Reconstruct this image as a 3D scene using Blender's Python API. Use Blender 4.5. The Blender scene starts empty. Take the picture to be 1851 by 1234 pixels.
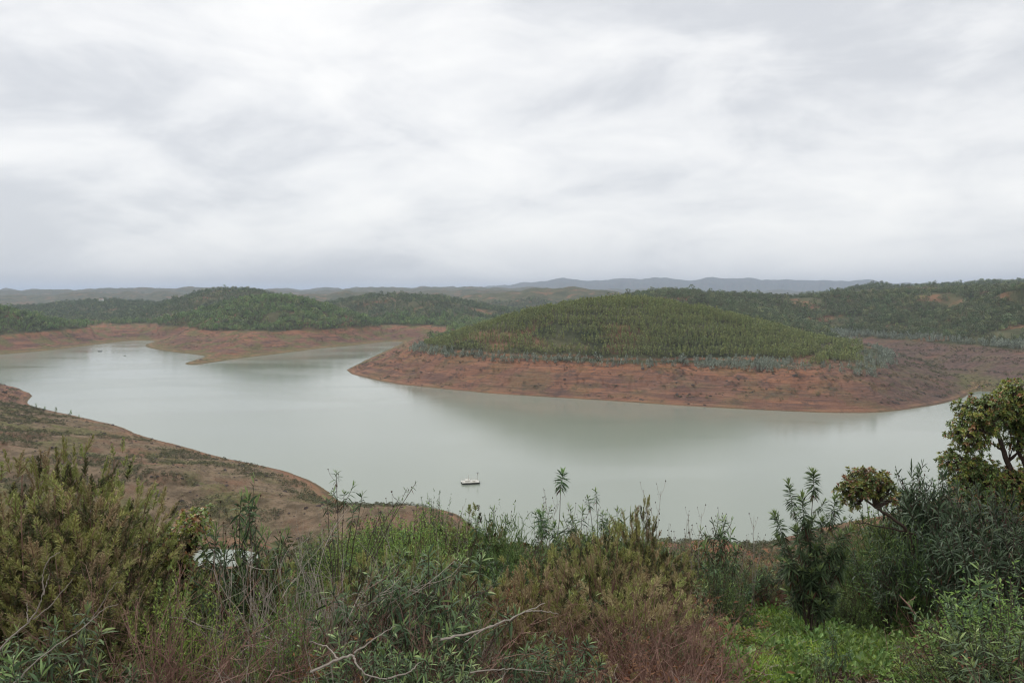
import bpy, math
import numpy as np
from mathutils import Vector

# ------------------------------------------------------------------ camera, sky, sun, exposure
sc = bpy.context.scene
W_PX, F_PX, CX, HY, EYE = 1851.0, 1440.0, 925.5, 535.0, 62.0     # photo width, focal length in px, centre, horizon row, eye above water

cam_d = bpy.data.cameras.new('camera')
cam = bpy.data.objects.new('camera', cam_d)
sc.collection.objects.link(cam)
cam.location = (0, 0, EYE)
cam.rotation_euler = (math.radians(90), 0, 0)
cam_d.sensor_width = 36.0
cam_d.lens = 36.0 * F_PX / W_PX
cam_d.shift_y = -(617.0 - HY) / W_PX
cam_d.clip_start = 0.1
cam_d.clip_end = 60000
sc.camera = cam

SUN_EL, SUN_AZ = math.radians(52), math.radians(-40)
world = bpy.data.worlds.new('World')
sc.world = world
world.use_nodes = True


def build_world():
    nt = world.node_tree
    nt.nodes.clear()
    N, L = nt.nodes.new, nt.links.new
    out = N('ShaderNodeOutputWorld')
    bg = N('ShaderNodeBackground')
    tc = N('ShaderNodeTexCoord')
    sep = N('ShaderNodeSeparateXYZ')
    L(tc.outputs['Generated'], sep.inputs[0])
    # cloud deck: direction projected on a slightly curved plane overhead
    zc = N('ShaderNodeMath'); zc.operation = 'MAXIMUM'; zc.inputs[1].default_value = 0.0
    L(sep.outputs['Z'], zc.inputs[0])
    za = N('ShaderNodeMath'); za.operation = 'ADD'; za.inputs[1].default_value = 0.30
    L(zc.outputs[0], za.inputs[0])
    dx = N('ShaderNodeMath'); dx.operation = 'DIVIDE'; L(sep.outputs['X'], dx.inputs[0]); L(za.outputs[0], dx.inputs[1])
    dy = N('ShaderNodeMath'); dy.operation = 'DIVIDE'; L(sep.outputs['Y'], dy.inputs[0]); L(za.outputs[0], dy.inputs[1])
    cmb = N('ShaderNodeCombineXYZ'); L(dx.outputs[0], cmb.inputs[0]); L(dy.outputs[0], cmb.inputs[1])

    def noise(scale, ang, stretch, off, detail, rough, dist):
        # streaks run along the compass direction ang
        r = N('ShaderNodeMapping'); r.inputs['Rotation'].default_value = (0, 0, -math.radians(ang)); L(cmb.outputs[0], r.inputs['Vector'])
        mp = N('ShaderNodeMapping'); mp.inputs['Scale'].default_value = stretch; mp.inputs['Location'].default_value = off
        L(r.outputs[0], mp.inputs['Vector'])
        n = N('ShaderNodeTexNoise'); n.noise_dimensions = '3D'
        n.inputs['Scale'].default_value = scale
        n.inputs['Detail'].default_value = detail
        n.inputs['Roughness'].default_value = rough
        n.inputs['Distortion'].default_value = dist
        L(mp.outputs[0], n.inputs['Vector'])
        return n.outputs[0]
    a = noise(0.95, 143, (0.62, 1.0, 1), (3.1, 7.4, 0.0), 6, 0.50, 0.5)
    # billows of the cloud base, seen as lumps rather than streaks
    mb_ = N('ShaderNodeMapping'); mb_.inputs['Scale'].default_value = (2.6, 2.6, 6.5); mb_.inputs['Rotation'].default_value = (0, math.radians(14), 0)
    L(tc.outputs['Generated'], mb_.inputs['Vector'])
    nb = N('ShaderNodeTexNoise'); nb.inputs['Scale'].default_value = 1.9; nb.inputs['Detail'].default_value = 11; nb.inputs['Roughness'].default_value = 0.55; nb.inputs['Distortion'].default_value = 0.35
    L(mb_.outputs[0], nb.inputs['Vector']); b = nb.outputs[0]
    s1 = N('ShaderNodeMath'); s1.operation = 'MULTIPLY'; s1.inputs[1].default_value = 0.52; L(a, s1.inputs[0])
    s2 = N('ShaderNodeMath'); s2.operation = 'MULTIPLY_ADD'; s2.inputs[1].default_value = 0.48; L(b, s2.inputs[0]); L(s1.outputs[0], s2.inputs[2])
    ramp = N('ShaderNodeValToRGB')
    e = ramp.color_ramp.elements
    e[0].position = 0.40; e[0].color = (0.635, 0.652, 0.682, 1)
    e[1].position = 0.62; e[1].color = (1.01, 1.0, 0.975, 1)
    m = ramp.color_ramp.elements.new(0.49); m.color = (0.835, 0.842, 0.852, 1)
    ramp.color_ramp.interpolation = 'B_SPLINE'
    L(s2.outputs[0], ramp.inputs[0])
    # the deck looks thicker and greyer towards the horizon (longer way through cloud)
    hz = N('ShaderNodeMapRange'); hz.interpolation_type = 'SMOOTHSTEP'
    hz.inputs['From Min'].default_value = 0.0; hz.inputs['From Max'].default_value = 0.10
    hz.inputs['To Min'].default_value = 0.22; hz.inputs['To Max'].default_value = 0.0
    L(zc.outputs[0], hz.inputs['Value'])
    mixh = N('ShaderNodeMixRGB'); mixh.inputs[2].default_value = (0.74, 0.765, 0.80, 1)
    L(hz.outputs[0], mixh.inputs[0]); L(ramp.outputs[0], mixh.inputs[1])
    # a little of the clear sky above shows through
    sky = N('ShaderNodeTexSky'); sky.sky_type = 'NISHITA'; sky.sun_disc = False
    sky.sun_elevation = SUN_EL; sky.sun_rotation = SUN_AZ
    sk = N('ShaderNodeMixRGB'); sk.blend_type = 'MULTIPLY'; sk.inputs[0].default_value = 1.0
    sk.inputs[2].default_value = (0.10, 0.10, 0.10, 1)
    L(sky.outputs[0], sk.inputs[1])
    mix = N('ShaderNodeMixRGB'); mix.inputs[0].default_value = 0.93
    L(sk.outputs[0], mix.inputs[1]); L(mixh.outputs[0], mix.inputs[2])
    L(mix.outputs[0], bg.inputs['Color'])
    bg.inputs['Strength'].default_value = 1.06
    L(bg.outputs[0], out.inputs['Surface'])


build_world()
sun_d = bpy.data.lights.new('sun', 'SUN')
sun_d.energy = 1.5
sun_d.angle = math.radians(16)
sun_d.color = (1.0, 0.97, 0.93)
sun = bpy.data.objects.new('sun', sun_d)
sc.collection.objects.link(sun)
dirv = Vector((math.sin(SUN_AZ) * math.cos(SUN_EL), math.cos(SUN_AZ) * math.cos(SUN_EL), math.sin(SUN_EL)))
sun.rotation_euler = dirv.to_track_quat('Z', 'Y').to_euler()
sun.location = (0, 0, 300)

sc.view_settings.view_transform = 'Standard'
sc.view_settings.look = 'None'
sc.view_settings.exposure = 0.08
sc.view_settings.gamma = 1.0
sc.view_settings.use_curve_mapping = False
sc.render.engine = 'CYCLES'
cy = sc.cycles
cy.use_denoising = True
cy.denoiser = 'OPENIMAGEDENOISE'
cy.denoising_prefilter = 'ACCURATE'
cy.denoising_input_passes = 'RGB_ALBEDO_NORMAL'
cy.max_bounces = 6
cy.filter_width = 1.2
cy.diffuse_bounces = 2
cy.glossy_bounces = 2
cy.transmission_bounces = 3
cy.volume_bounces = 0
cy.caustics_reflective = False
cy.caustics_refractive = False

# ------------------------------------------------------------------ helpers
RNG = np.random.default_rng(7)
COL = sc.collection


def px2w(px, py, z=0.0):
    """point at height z that the photo shows at pixel (px, py)"""
    d = F_PX * (EYE - z) / (py - HY)
    return ((px - CX) * d / F_PX, d, z)


def pxd(px, py, d):
    return np.array([(px - CX) * d / F_PX, d, EYE - (py - HY) * d / F_PX])


def tag(o, label=None, cat=None, group=None, kind=None):
    if label: o['label'] = label
    if cat: o['category'] = cat
    if group: o['group'] = group
    if kind: o['kind'] = kind
    return o


def unit(v):
    v = np.asarray(v, float)
    return v / np.maximum(np.linalg.norm(v, axis=-1, keepdims=True), 1e-9)


_perm = np.random.default_rng(3).permutation(512)
_grad = np.random.default_rng(4).uniform(0, 2 * np.pi, 512)


def perlin(x, y, seed=0):
    xi = np.floor(x).astype(np.int64); yi = np.floor(y).astype(np.int64)
    xf = x - xi; yf = y - yi
    u = xf * xf * xf * (xf * (xf * 6 - 15) + 10); v = yf * yf * yf * (yf * (yf * 6 - 15) + 10)

    def g(ix, iy, fx, fy):
        h = _perm[(_perm[(ix + seed * 17) & 511] + iy) & 511]
        a = _grad[h]
        return np.cos(a) * fx + np.sin(a) * fy
    n00 = g(xi, yi, xf, yf); n10 = g(xi + 1, yi, xf - 1, yf)
    n01 = g(xi, yi + 1, xf, yf - 1); n11 = g(xi + 1, yi + 1, xf - 1, yf - 1)
    return (n00 * (1 - u) + n10 * u) * (1 - v) + (n01 * (1 - u) + n11 * u) * v


def fbm(x, y, octv=5, seed=0, gain=0.5):
    s = 0; a = 1.0; f = 1.0
    for i in range(octv):
        s = s + a * perlin(x * f + 13.7 * i, y * f - 7.3 * i, seed + i)
        a *= gain; f *= 2.03
    return s


def sstep(a, b, x):
    t = np.clip((x - a) / (b - a), 0, 1)
    return t * t * (3 - 2 * t)


def make_mesh(name, verts, quads=None, tris=None, qm=None, tm=None, mats=(), smooth=False):
    me = bpy.data.meshes.new(name)
    verts = np.ascontiguousarray(verts, np.float32)
    quads = np.zeros((0, 4), np.int32) if quads is None or len(quads) == 0 else np.asarray(quads, np.int32)
    tris = np.zeros((0, 3), np.int32) if tris is None or len(tris) == 0 else np.asarray(tris, np.int32)
    me.vertices.add(len(verts)); me.vertices.foreach_set('co', verts.ravel())
    me.loops.add(len(quads) * 4 + len(tris) * 3)
    me.loops.foreach_set('vertex_index', np.concatenate([quads.ravel(), tris.ravel()]).astype(np.int32))
    me.polygons.add(len(quads) + len(tris))
    st = np.concatenate([np.arange(len(quads)) * 4, len(quads) * 4 + np.arange(len(tris)) * 3]).astype(np.int32)
    me.polygons.foreach_set('loop_start', st)
    if qm is not None or tm is not None:
        mi = np.concatenate([np.zeros(len(quads)) if qm is None else qm, np.zeros(len(tris)) if tm is None else tm]).astype(np.int32)
        me.polygons.foreach_set('material_index', mi)
    me.polygons.foreach_set('use_smooth', np.full(len(quads) + len(tris), bool(smooth)))
    for m in mats:
        me.materials.append(m)
    me.update(calc_edges=True)
    return me


class MB:
    """collects vertices and faces of one mesh"""

    def __init__(self):
        self.v, self.q, self.t, self.qm, self.tm, self.n = [], [], [], [], [], 0

    def add(self, v, q=None, t=None, m=0):
        v = np.asarray(v, float).reshape(-1, 3)
        if q is not None and len(q):
            q = np.asarray(q) + self.n; self.q.append(q); self.qm.append(np.full(len(q), m))
        if t is not None and len(t):
            t = np.asarray(t) + self.n; self.t.append(t); self.tm.append(np.full(len(t), m))
        self.v.append(v); self.n += len(v)

    def tube(self, pts, rad, k=3, m=0):
        pts = np.asarray(pts, float); n = len(pts)
        rad = np.broadcast_to(np.asarray(rad, float), (n,))
        tan = unit(np.gradient(pts, axis=0))
        ref = np.where(np.abs(tan[:, 2:3]) > 0.9, np.array([[1.0, 0, 0]]), np.array([[0, 0, 1.0]]))
        a = unit(np.cross(tan, ref)); b = np.cross(tan, a)
        ang = np.arange(k) * 2 * np.pi / k
        v = pts[:, None, :] + rad[:, None, None] * (np.cos(ang)[None, :, None] * a[:, None, :] + np.sin(ang)[None, :, None] * b[:, None, :])
        i = np.arange(n - 1)[:, None] * k; j = np.arange(k)[None, :]; j2 = (j + 1) % k
        q = np.stack([i + j, i + j2, i + k + j2, i + k + j], -1).reshape(-1, 4)
        self.add(v, q, m=m)
        if k == 4:
            self.add(v[-1], [[0, 1, 2, 3]], m=m)

    def box(self, c, s, m=0, rz=0.0):
        x, y, z = np.asarray(s, float) / 2
        v = np.array([[-x, -y, -z], [x, -y, -z], [x, y, -z], [-x, y, -z], [-x, -y, z], [x, -y, z], [x, y, z], [-x, y, z]])
        ca, sa = math.cos(rz), math.sin(rz)
        v = np.stack([v[:, 0] * ca - v[:, 1] * sa, v[:, 0] * sa + v[:, 1] * ca, v[:, 2]], -1) + np.asarray(c, float)
        self.add(v, [[0, 3, 2, 1], [4, 5, 6, 7], [0, 1, 5, 4], [1, 2, 6, 5], [2, 3, 7, 6], [3, 0, 4, 7]], m=m)

    def leaves(self, P, D, L, Wd, m=0, droop=0.0, rng=RNG, simple=False):
        """blades: P base points, D directions, L lengths, Wd widths"""
        P = np.asarray(P, float); n = len(P)
        if n == 0: return
        D = unit(D); L = np.broadcast_to(np.asarray(L, float), (n,)); Wd = np.broadcast_to(np.asarray(Wd, float), (n,))
        ref = np.array([[0, 0, 1.0]]) + rng.normal(0, 0.45, (n, 3))
        S = unit(np.cross(D, ref)); Nn = np.cross(S, D)
        down = np.array([0, 0, -1.0])
        if simple:
            t = np.array([0, .5, .5, 1]); w = np.array([0, .5, -.5, 0])
        else:
            t = np.array([0, 0, .35, .35, .7, .7, 1]); w = np.array([.12, -.12, .5, -.5, .38, -.38, 0])
        lift = np.abs(w) * 0.35
        v = P[:, None] + D[:, None] * (L[:, None] * t)[:, :, None] + S[:, None] * (Wd[:, None] * w)[:, :, None] \
            + Nn[:, None] * (Wd[:, None] * lift)[:, :, None] + down * ((droop * L)[:, None] * t ** 2)[:, :, None] if np.ndim(droop) else \
            P[:, None] + D[:, None] * (L[:, None] * t)[:, :, None] + S[:, None] * (Wd[:, None] * w)[:, :, None] \
            + Nn[:, None] * (Wd[:, None] * lift)[:, :, None] + down * ((droop * L)[:, None] * t ** 2)[:, :, None]
        k = len(t); base = np.arange(n)[:, None] * k
        if simple:
            self.add(v, base + np.array([[0, 1, 3, 2]]), m=m)
        else:
            q = (base[:, :, None] + np.array([[[0, 1, 3, 2], [2, 3, 5, 4]]])).reshape(-1, 4)
            self.add(v, q, base + np.array([[4, 5, 6]]), m=m)

    def blob(self, P, r, m=0):
        """small octahedra (seed heads)"""
        P = np.asarray(P, float); n = len(P)
        if n == 0: return
        o = np.array([[1, 0, 0], [-1, 0, 0], [0, 1, 0], [0, -1, 0], [0, 0, 1], [0, 0, -1]], float)
        v = P[:, None] + o * np.broadcast_to(np.asarray(r, float), (n,))[:, None, None]
        t = np.array([[0, 2, 4], [2, 1, 4], [1, 3, 4], [3, 0, 4], [2, 0, 5], [1, 2, 5], [3, 1, 5], [0, 3, 5]])
        self.add(v, t=(np.arange(n)[:, None, None] * 6 + t).reshape(-1, 3), m=m)

    def mesh(self, name, mats, smooth=False):
        cat = lambda l, w: np.concatenate(l) if l else np.zeros((0, w), int)
        return make_mesh(name, np.concatenate(self.v) if self.v else np.zeros((0, 3)), cat(self.q, 4), cat(self.t, 3),
                         np.concatenate(self.qm) if self.qm else None, np.concatenate(self.tm) if self.tm else None, mats, smooth)


def link(name, data, parent=None, loc=None):
    o = bpy.data.objects.new(name, data)
    COL.objects.link(o)
    if parent: o.parent = parent
    if loc is not None: o.location = [float(c) for c in loc]
    return o


# ------------------------------------------------------------------ materials
def new_mat(name):
    m = bpy.data.materials.new(name); m.use_nodes = True
    nt = m.node_tree; nt.nodes.clear()
    return m, nt, nt.nodes.new, nt.links.new


def leaf_mat(name, c1, c2, transl=0.25, rough=0.55, spread=1.0, spec=0.3):
    """leaf colour between c1 and c2 by leaf, and by plant"""
    m, nt, N, L = new_mat(name)
    out = N('ShaderNodeOutputMaterial')
    geo = N('ShaderNodeNewGeometry'); oi = N('ShaderNodeObjectInfo')
    mx = N('ShaderNodeMixRGB'); mx.inputs[1].default_value = (*c1, 1); mx.inputs[2].default_value = (*c2, 1)
    L(geo.outputs['Random Per Island'], mx.inputs[0])
    hsv = N('ShaderNodeHueSaturation')
    vr = N('ShaderNodeMapRange'); vr.inputs['To Min'].default_value = 1 - 0.22 * spread; vr.inputs['To Max'].default_value = 1 + 0.22 * spread
    L(oi.outputs['Random'], vr.inputs['Value']); L(vr.outputs[0], hsv.inputs['Value'])
    hr = N('ShaderNodeMapRange'); hr.inputs['To Min'].default_value = 0.5 - 0.018 * spread; hr.inputs['To Max'].default_value = 0.5 + 0.018 * spread
    mu = N('ShaderNodeMath'); mu.operation = 'MULTIPLY'; mu.inputs[1].default_value = 7.3; L(oi.outputs['Random'], mu.inputs[0])
    fr = N('ShaderNodeMath'); fr.operation = 'FRACT'; L(mu.outputs[0], fr.inputs[0]); L(fr.outputs[0], hr.inputs['Value']); L(hr.outputs[0], hsv.inputs['Hue'])
    L(mx.outputs[0], hsv.inputs['Color'])
    p = N('ShaderNodeBsdfPrincipled'); p.inputs['Roughness'].default_value = rough; p.inputs['Specular IOR Level'].default_value = spec
    L(hsv.outputs[0], p.inputs['Base Color'])
    tr = N('ShaderNodeBsdfTranslucent'); L(hsv.outputs[0], tr.inputs['Color'])
    ms = N('ShaderNodeMixShader'); ms.inputs[0].default_value = transl * 0.6
    L(p.outputs[0], ms.inputs[1]); L(tr.outputs[0], ms.inputs[2]); L(ms.outputs[0], out.inputs['Surface'])
    return m


def bark_mat(name, c1, c2, scale=30.0):
    m, nt, N, L = new_mat(name)
    out = N('ShaderNodeOutputMaterial'); p = N('ShaderNodeBsdfPrincipled'); p.inputs['Roughness'].default_value = 0.85
    p.inputs['Specular IOR Level'].default_value = 0.15
    tc = N('ShaderNodeTexCoord'); n = N('ShaderNodeTexNoise'); n.inputs['Scale'].default_value = scale; n.inputs['Detail'].default_value = 3
    L(tc.outputs['Object'], n.inputs['Vector'])
    geo = N('ShaderNodeNewGeometry')
    ad = N('ShaderNodeMath'); ad.operation = 'MULTIPLY_ADD'; ad.inputs[1].default_value = 0.6; L(geo.outputs['Random Per Island'], ad.inputs[0])
    sb = N('ShaderNodeMath'); sb.operation = 'SUBTRACT'; sb.inputs[1].default_value = 0.3; L(n.outputs[0], sb.inputs[0]); L(sb.outputs[0], ad.inputs[2])
    mx = N('ShaderNodeMixRGB'); mx.use_clamp = True; mx.inputs[1].default_value = (*c1, 1); mx.inputs[2].default_value = (*c2, 1)
    L(ad.outputs[0], mx.inputs[0]); L(mx.outputs[0], p.inputs['Base Color']); L(p.outputs[0], out.inputs['Surface'])
    return m


def paint_mat(name, c, rough=0.6, metal=0.0, dirt=0.25):
    m, nt, N, L = new_mat(name)
    out = N('ShaderNodeOutputMaterial'); p = N('ShaderNodeBsdfPrincipled'); p.inputs['Roughness'].default_value = rough; p.inputs['Metallic'].default_value = metal
    tc = N('ShaderNodeTexCoord'); n = N('ShaderNodeTexNoise'); n.inputs['Scale'].default_value = 3.0; n.inputs['Detail'].default_value = 6
    L(tc.outputs['Object'], n.inputs['Vector'])
    mx = N('ShaderNodeMixRGB'); mx.inputs[1].default_value = (*c, 1); mx.inputs[2].default_value = (c[0] * (1 - dirt), c[1] * (1 - dirt * 1.1), c[2] * (1 - dirt * 1.3), 1)
    L(n.outputs[0], mx.inputs[0]); L(mx.outputs[0], p.inputs['Base Color']); L(p.outputs[0], out.inputs['Surface'])
    return m


M = {}
M['rock_leaf'] = leaf_mat('rockrose_leaf', (0.048, 0.083, 0.040), (0.143, 0.212, 0.095), 0.18, 0.55, spec=0.22)
M['rock_young'] = leaf_mat('rockrose_young_leaf', (0.196, 0.287, 0.098), (0.322, 0.425, 0.161), 0.25, 0.45)
M['rock_old'] = leaf_mat('rockrose_withered_leaf', (0.07, 0.035, 0.025), (0.16, 0.07, 0.035), 0.15, 0.7)
M['rock_dark'] = leaf_mat('dark_rockrose_leaf', (0.032, 0.055, 0.030), (0.090, 0.135, 0.066), 0.15, 0.5)  # deeper leaf green of the dense thicket rockroses
M['capsule'] = bark_mat('seed_capsule', (0.035, 0.022, 0.018), (0.09, 0.05, 0.035))
M['rock_stem'] = bark_mat('rockrose_stem', (0.06, 0.042, 0.035), (0.15, 0.115, 0.095))
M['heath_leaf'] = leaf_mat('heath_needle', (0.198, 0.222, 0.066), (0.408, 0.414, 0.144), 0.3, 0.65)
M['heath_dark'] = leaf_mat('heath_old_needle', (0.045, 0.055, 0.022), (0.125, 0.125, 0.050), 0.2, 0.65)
M['heath_tan'] = leaf_mat('heath_faded_needle', (0.253, 0.201, 0.098), (0.460, 0.380, 0.207), 0.3, 0.7)
M['broom'] = leaf_mat('broom_switch', (0.076, 0.128, 0.043), (0.170, 0.246, 0.076), 0.2, 0.55)
M['lime'] = leaf_mat('bright_leaf', (0.169, 0.257, 0.054), (0.336, 0.455, 0.109), 0.35, 0.5)
M['green'] = leaf_mat('green_leaf', (0.098, 0.167, 0.048), (0.241, 0.356, 0.098), 0.3, 0.5)
M['arb_leaf'] = leaf_mat('strawberry_tree_leaf', (0.085, 0.130, 0.038), (0.220, 0.290, 0.085), 0.15, 0.38, spec=0.5)
M['arb_young'] = leaf_mat('strawberry_tree_fresh_leaf', (0.220, 0.270, 0.060), (0.360, 0.360, 0.090), 0.25, 0.42)
M['arb_rust'] = leaf_mat('strawberry_tree_rusty_leaf', (0.280, 0.120, 0.050), (0.500, 0.320, 0.180), 0.2, 0.5)
M['arb_bark'] = bark_mat('strawberry_tree_bark', (0.045, 0.030, 0.025), (0.10, 0.07, 0.055))
M['dead_grey'] = bark_mat('dead_grey_wood', (0.240, 0.200, 0.170), (0.500, 0.440, 0.370))
M['dead_red'] = bark_mat('dead_reddish_twig', (0.140, 0.075, 0.058), (0.330, 0.205, 0.160))
M['dead_pale'] = bark_mat('bleached_wood', (0.240, 0.200, 0.165), (0.420, 0.370, 0.310))
M['straw'] = leaf_mat('dry_straw', (0.240, 0.185, 0.105), (0.440, 0.360, 0.220), 0.3, 0.7)
M['rust'] = leaf_mat('dead_brown_leaf', (0.138, 0.067, 0.037), (0.333, 0.161, 0.081), 0.2, 0.75)
M['grass'] = leaf_mat('fresh_grass', (0.170, 0.270, 0.030), (0.360, 0.500, 0.075), 0.35, 0.5)
M['euc'] = leaf_mat('plantation_leaf', (0.190, 0.225, 0.080), (0.380, 0.415, 0.155), 0.25, 0.6, 0.9)
M['euc_blue'] = leaf_mat('bluegum_leaf', (0.200, 0.235, 0.180), (0.400, 0.440, 0.355), 0.2, 0.6, 0.9)
M['pine'] = leaf_mat('woodland_leaf', (0.135, 0.205, 0.075), (0.300, 0.400, 0.150), 0.2, 0.65, 1.1)
M['olive'] = leaf_mat('slope_tree_leaf', (0.110, 0.130, 0.072), (0.230, 0.250, 0.130), 0.2, 0.65, 1.1)
M['scrub'] = leaf_mat('bank_scrub_leaf', (0.055, 0.062, 0.030), (0.160, 0.165, 0.075), 0.2, 0.7, 1.0)
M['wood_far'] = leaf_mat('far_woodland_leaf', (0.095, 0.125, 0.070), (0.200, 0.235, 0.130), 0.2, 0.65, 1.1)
M['wood_dark'] = leaf_mat('dark_woodland_leaf', (0.102, 0.144, 0.072), (0.216, 0.270, 0.132), 0.2, 0.65, 1.1)
M['wood_pale'] = leaf_mat('pale_woodland_leaf', (0.200, 0.240, 0.110), (0.340, 0.370, 0.170), 0.2, 0.65, 1.1)
M['trunk'] = bark_mat('tree_trunk', (0.08, 0.06, 0.045), (0.2, 0.16, 0.13), 4.0)
M['stone'] = bark_mat('dark_slate_rock', (0.045, 0.037, 0.034), (0.13, 0.10, 0.088), 1.5)
M['white'] = paint_mat('white_painted_metal', (0.75, 0.74, 0.69), 0.5)
M['dark'] = paint_mat('dark_pontoon', (0.045, 0.048, 0.04), 0.6)
M['steel'] = paint_mat('galvanised_steel', (0.55, 0.56, 0.56), 0.45, 0.4)
M['panel'] = paint_mat('solar_glass', (0.03, 0.04, 0.07), 0.2)
M['plaster'] = paint_mat('white_plaster', (0.80, 0.79, 0.76), 0.8, dirt=0.12)
M['tile'] = paint_mat('roof_tile', (0.33, 0.16, 0.10), 0.8)

# ------------------------------------------------------------------ terrain
LAKE_PX = [(-420, 700), (-200, 688), (-60, 690), (0, 694), (30, 700), (60, 713), (48, 727), (60, 735), (130, 750), (215, 769), (250, 786),
           (330, 806), (400, 826), (480, 843), (520, 851), (560, 868), (592, 886), (611, 905), (640, 911), (740, 913), (800, 921), (832, 930),
           (850, 950), (900, 985), (1000, 1002),
           (1200, 1000), (1350, 990), (1420, 970), (1500, 949), (1555, 938), (1600, 930), (1660, 918), (1740, 880), (1851, 862), (2000, 800), (2100, 760),
           (2050, 735), (1900, 722), (1851, 716), (1800, 709), (1765, 706), (1735, 722), (1700, 730), (1640, 740), (1580, 746),
           (1500, 746), (1400, 742), (1300, 737), (1200, 731), (1100, 724), (1000, 718), (900, 712), (800, 703), (700, 692), (620, 672),
           (650, 656), (690, 637), (735, 617), (700, 617), (660, 622), (575, 630), (500, 640), (430, 648), (380, 656), (340, 660), (333, 656),
           (372, 645), (365, 642), (300, 635), (265, 628), (262, 622), (285, 616), (240, 615), (180, 622), (100, 632), (0, 641), (-150, 655), (-420, 672)]
lake = np.array([px2w(a, b)[:2] for a, b in LAKE_PX])


def chaikin(p):
    q = np.roll(p, -1, 0)
    return np.stack([p * 0.8 + q * 0.2, p * 0.2 + q * 0.8], 1).reshape(-1, 2)


lake = chaikin(lake)
pond = chaikin(np.array([px2w(a, b)[:2] for a, b in [(342, 996), (380, 992), (440, 993), (475, 1000), (450, 1022), (350, 1026), (335, 1010)]]))


def shore_dist(x, y):
    """signed distance to the shoreline, positive on land"""
    x = np.asarray(x, float); shp = x.shape; x = x.ravel(); y = np.asarray(y, float).ravel()
    bx0, by0 = lake.min(0); bx1, by1 = lake.max(0)
    bd = np.hypot(np.maximum(np.maximum(bx0 - x, x - bx1), 0), np.maximum(np.maximum(by0 - y, y - by1), 0))
    far = bd > 420; X_, Y_ = x, y; x = x[~far]; y = y[~far]
    out = np.full(len(x), 1e9); ins = np.zeros(len(x), bool)
    A = np.concatenate([lake, pond]); B = np.concatenate([np.roll(lake, -1, 0), np.roll(pond, -1, 0)])
    for (ax, ay), (bx, by) in zip(A, B):
        dx, dy = bx - ax, by - ay
        t = np.clip(((x - ax) * dx + (y - ay) * dy) / max(dx * dx + dy * dy, 1e-9), 0, 1)
        d = (x - ax - t * dx) ** 2 + (y - ay - t * dy) ** 2
        np.minimum(out, d, out=out)
        if ay != by:
            c = ((ay > y) != (by > y)) & (x < (bx - ax) * (y - ay) / (by - ay) + ax)
            ins ^= c
    s = np.sqrt(out)
    r = bd.copy(); r[~far] = np.where(ins, -s, s)
    return r.reshape(shp)


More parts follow.
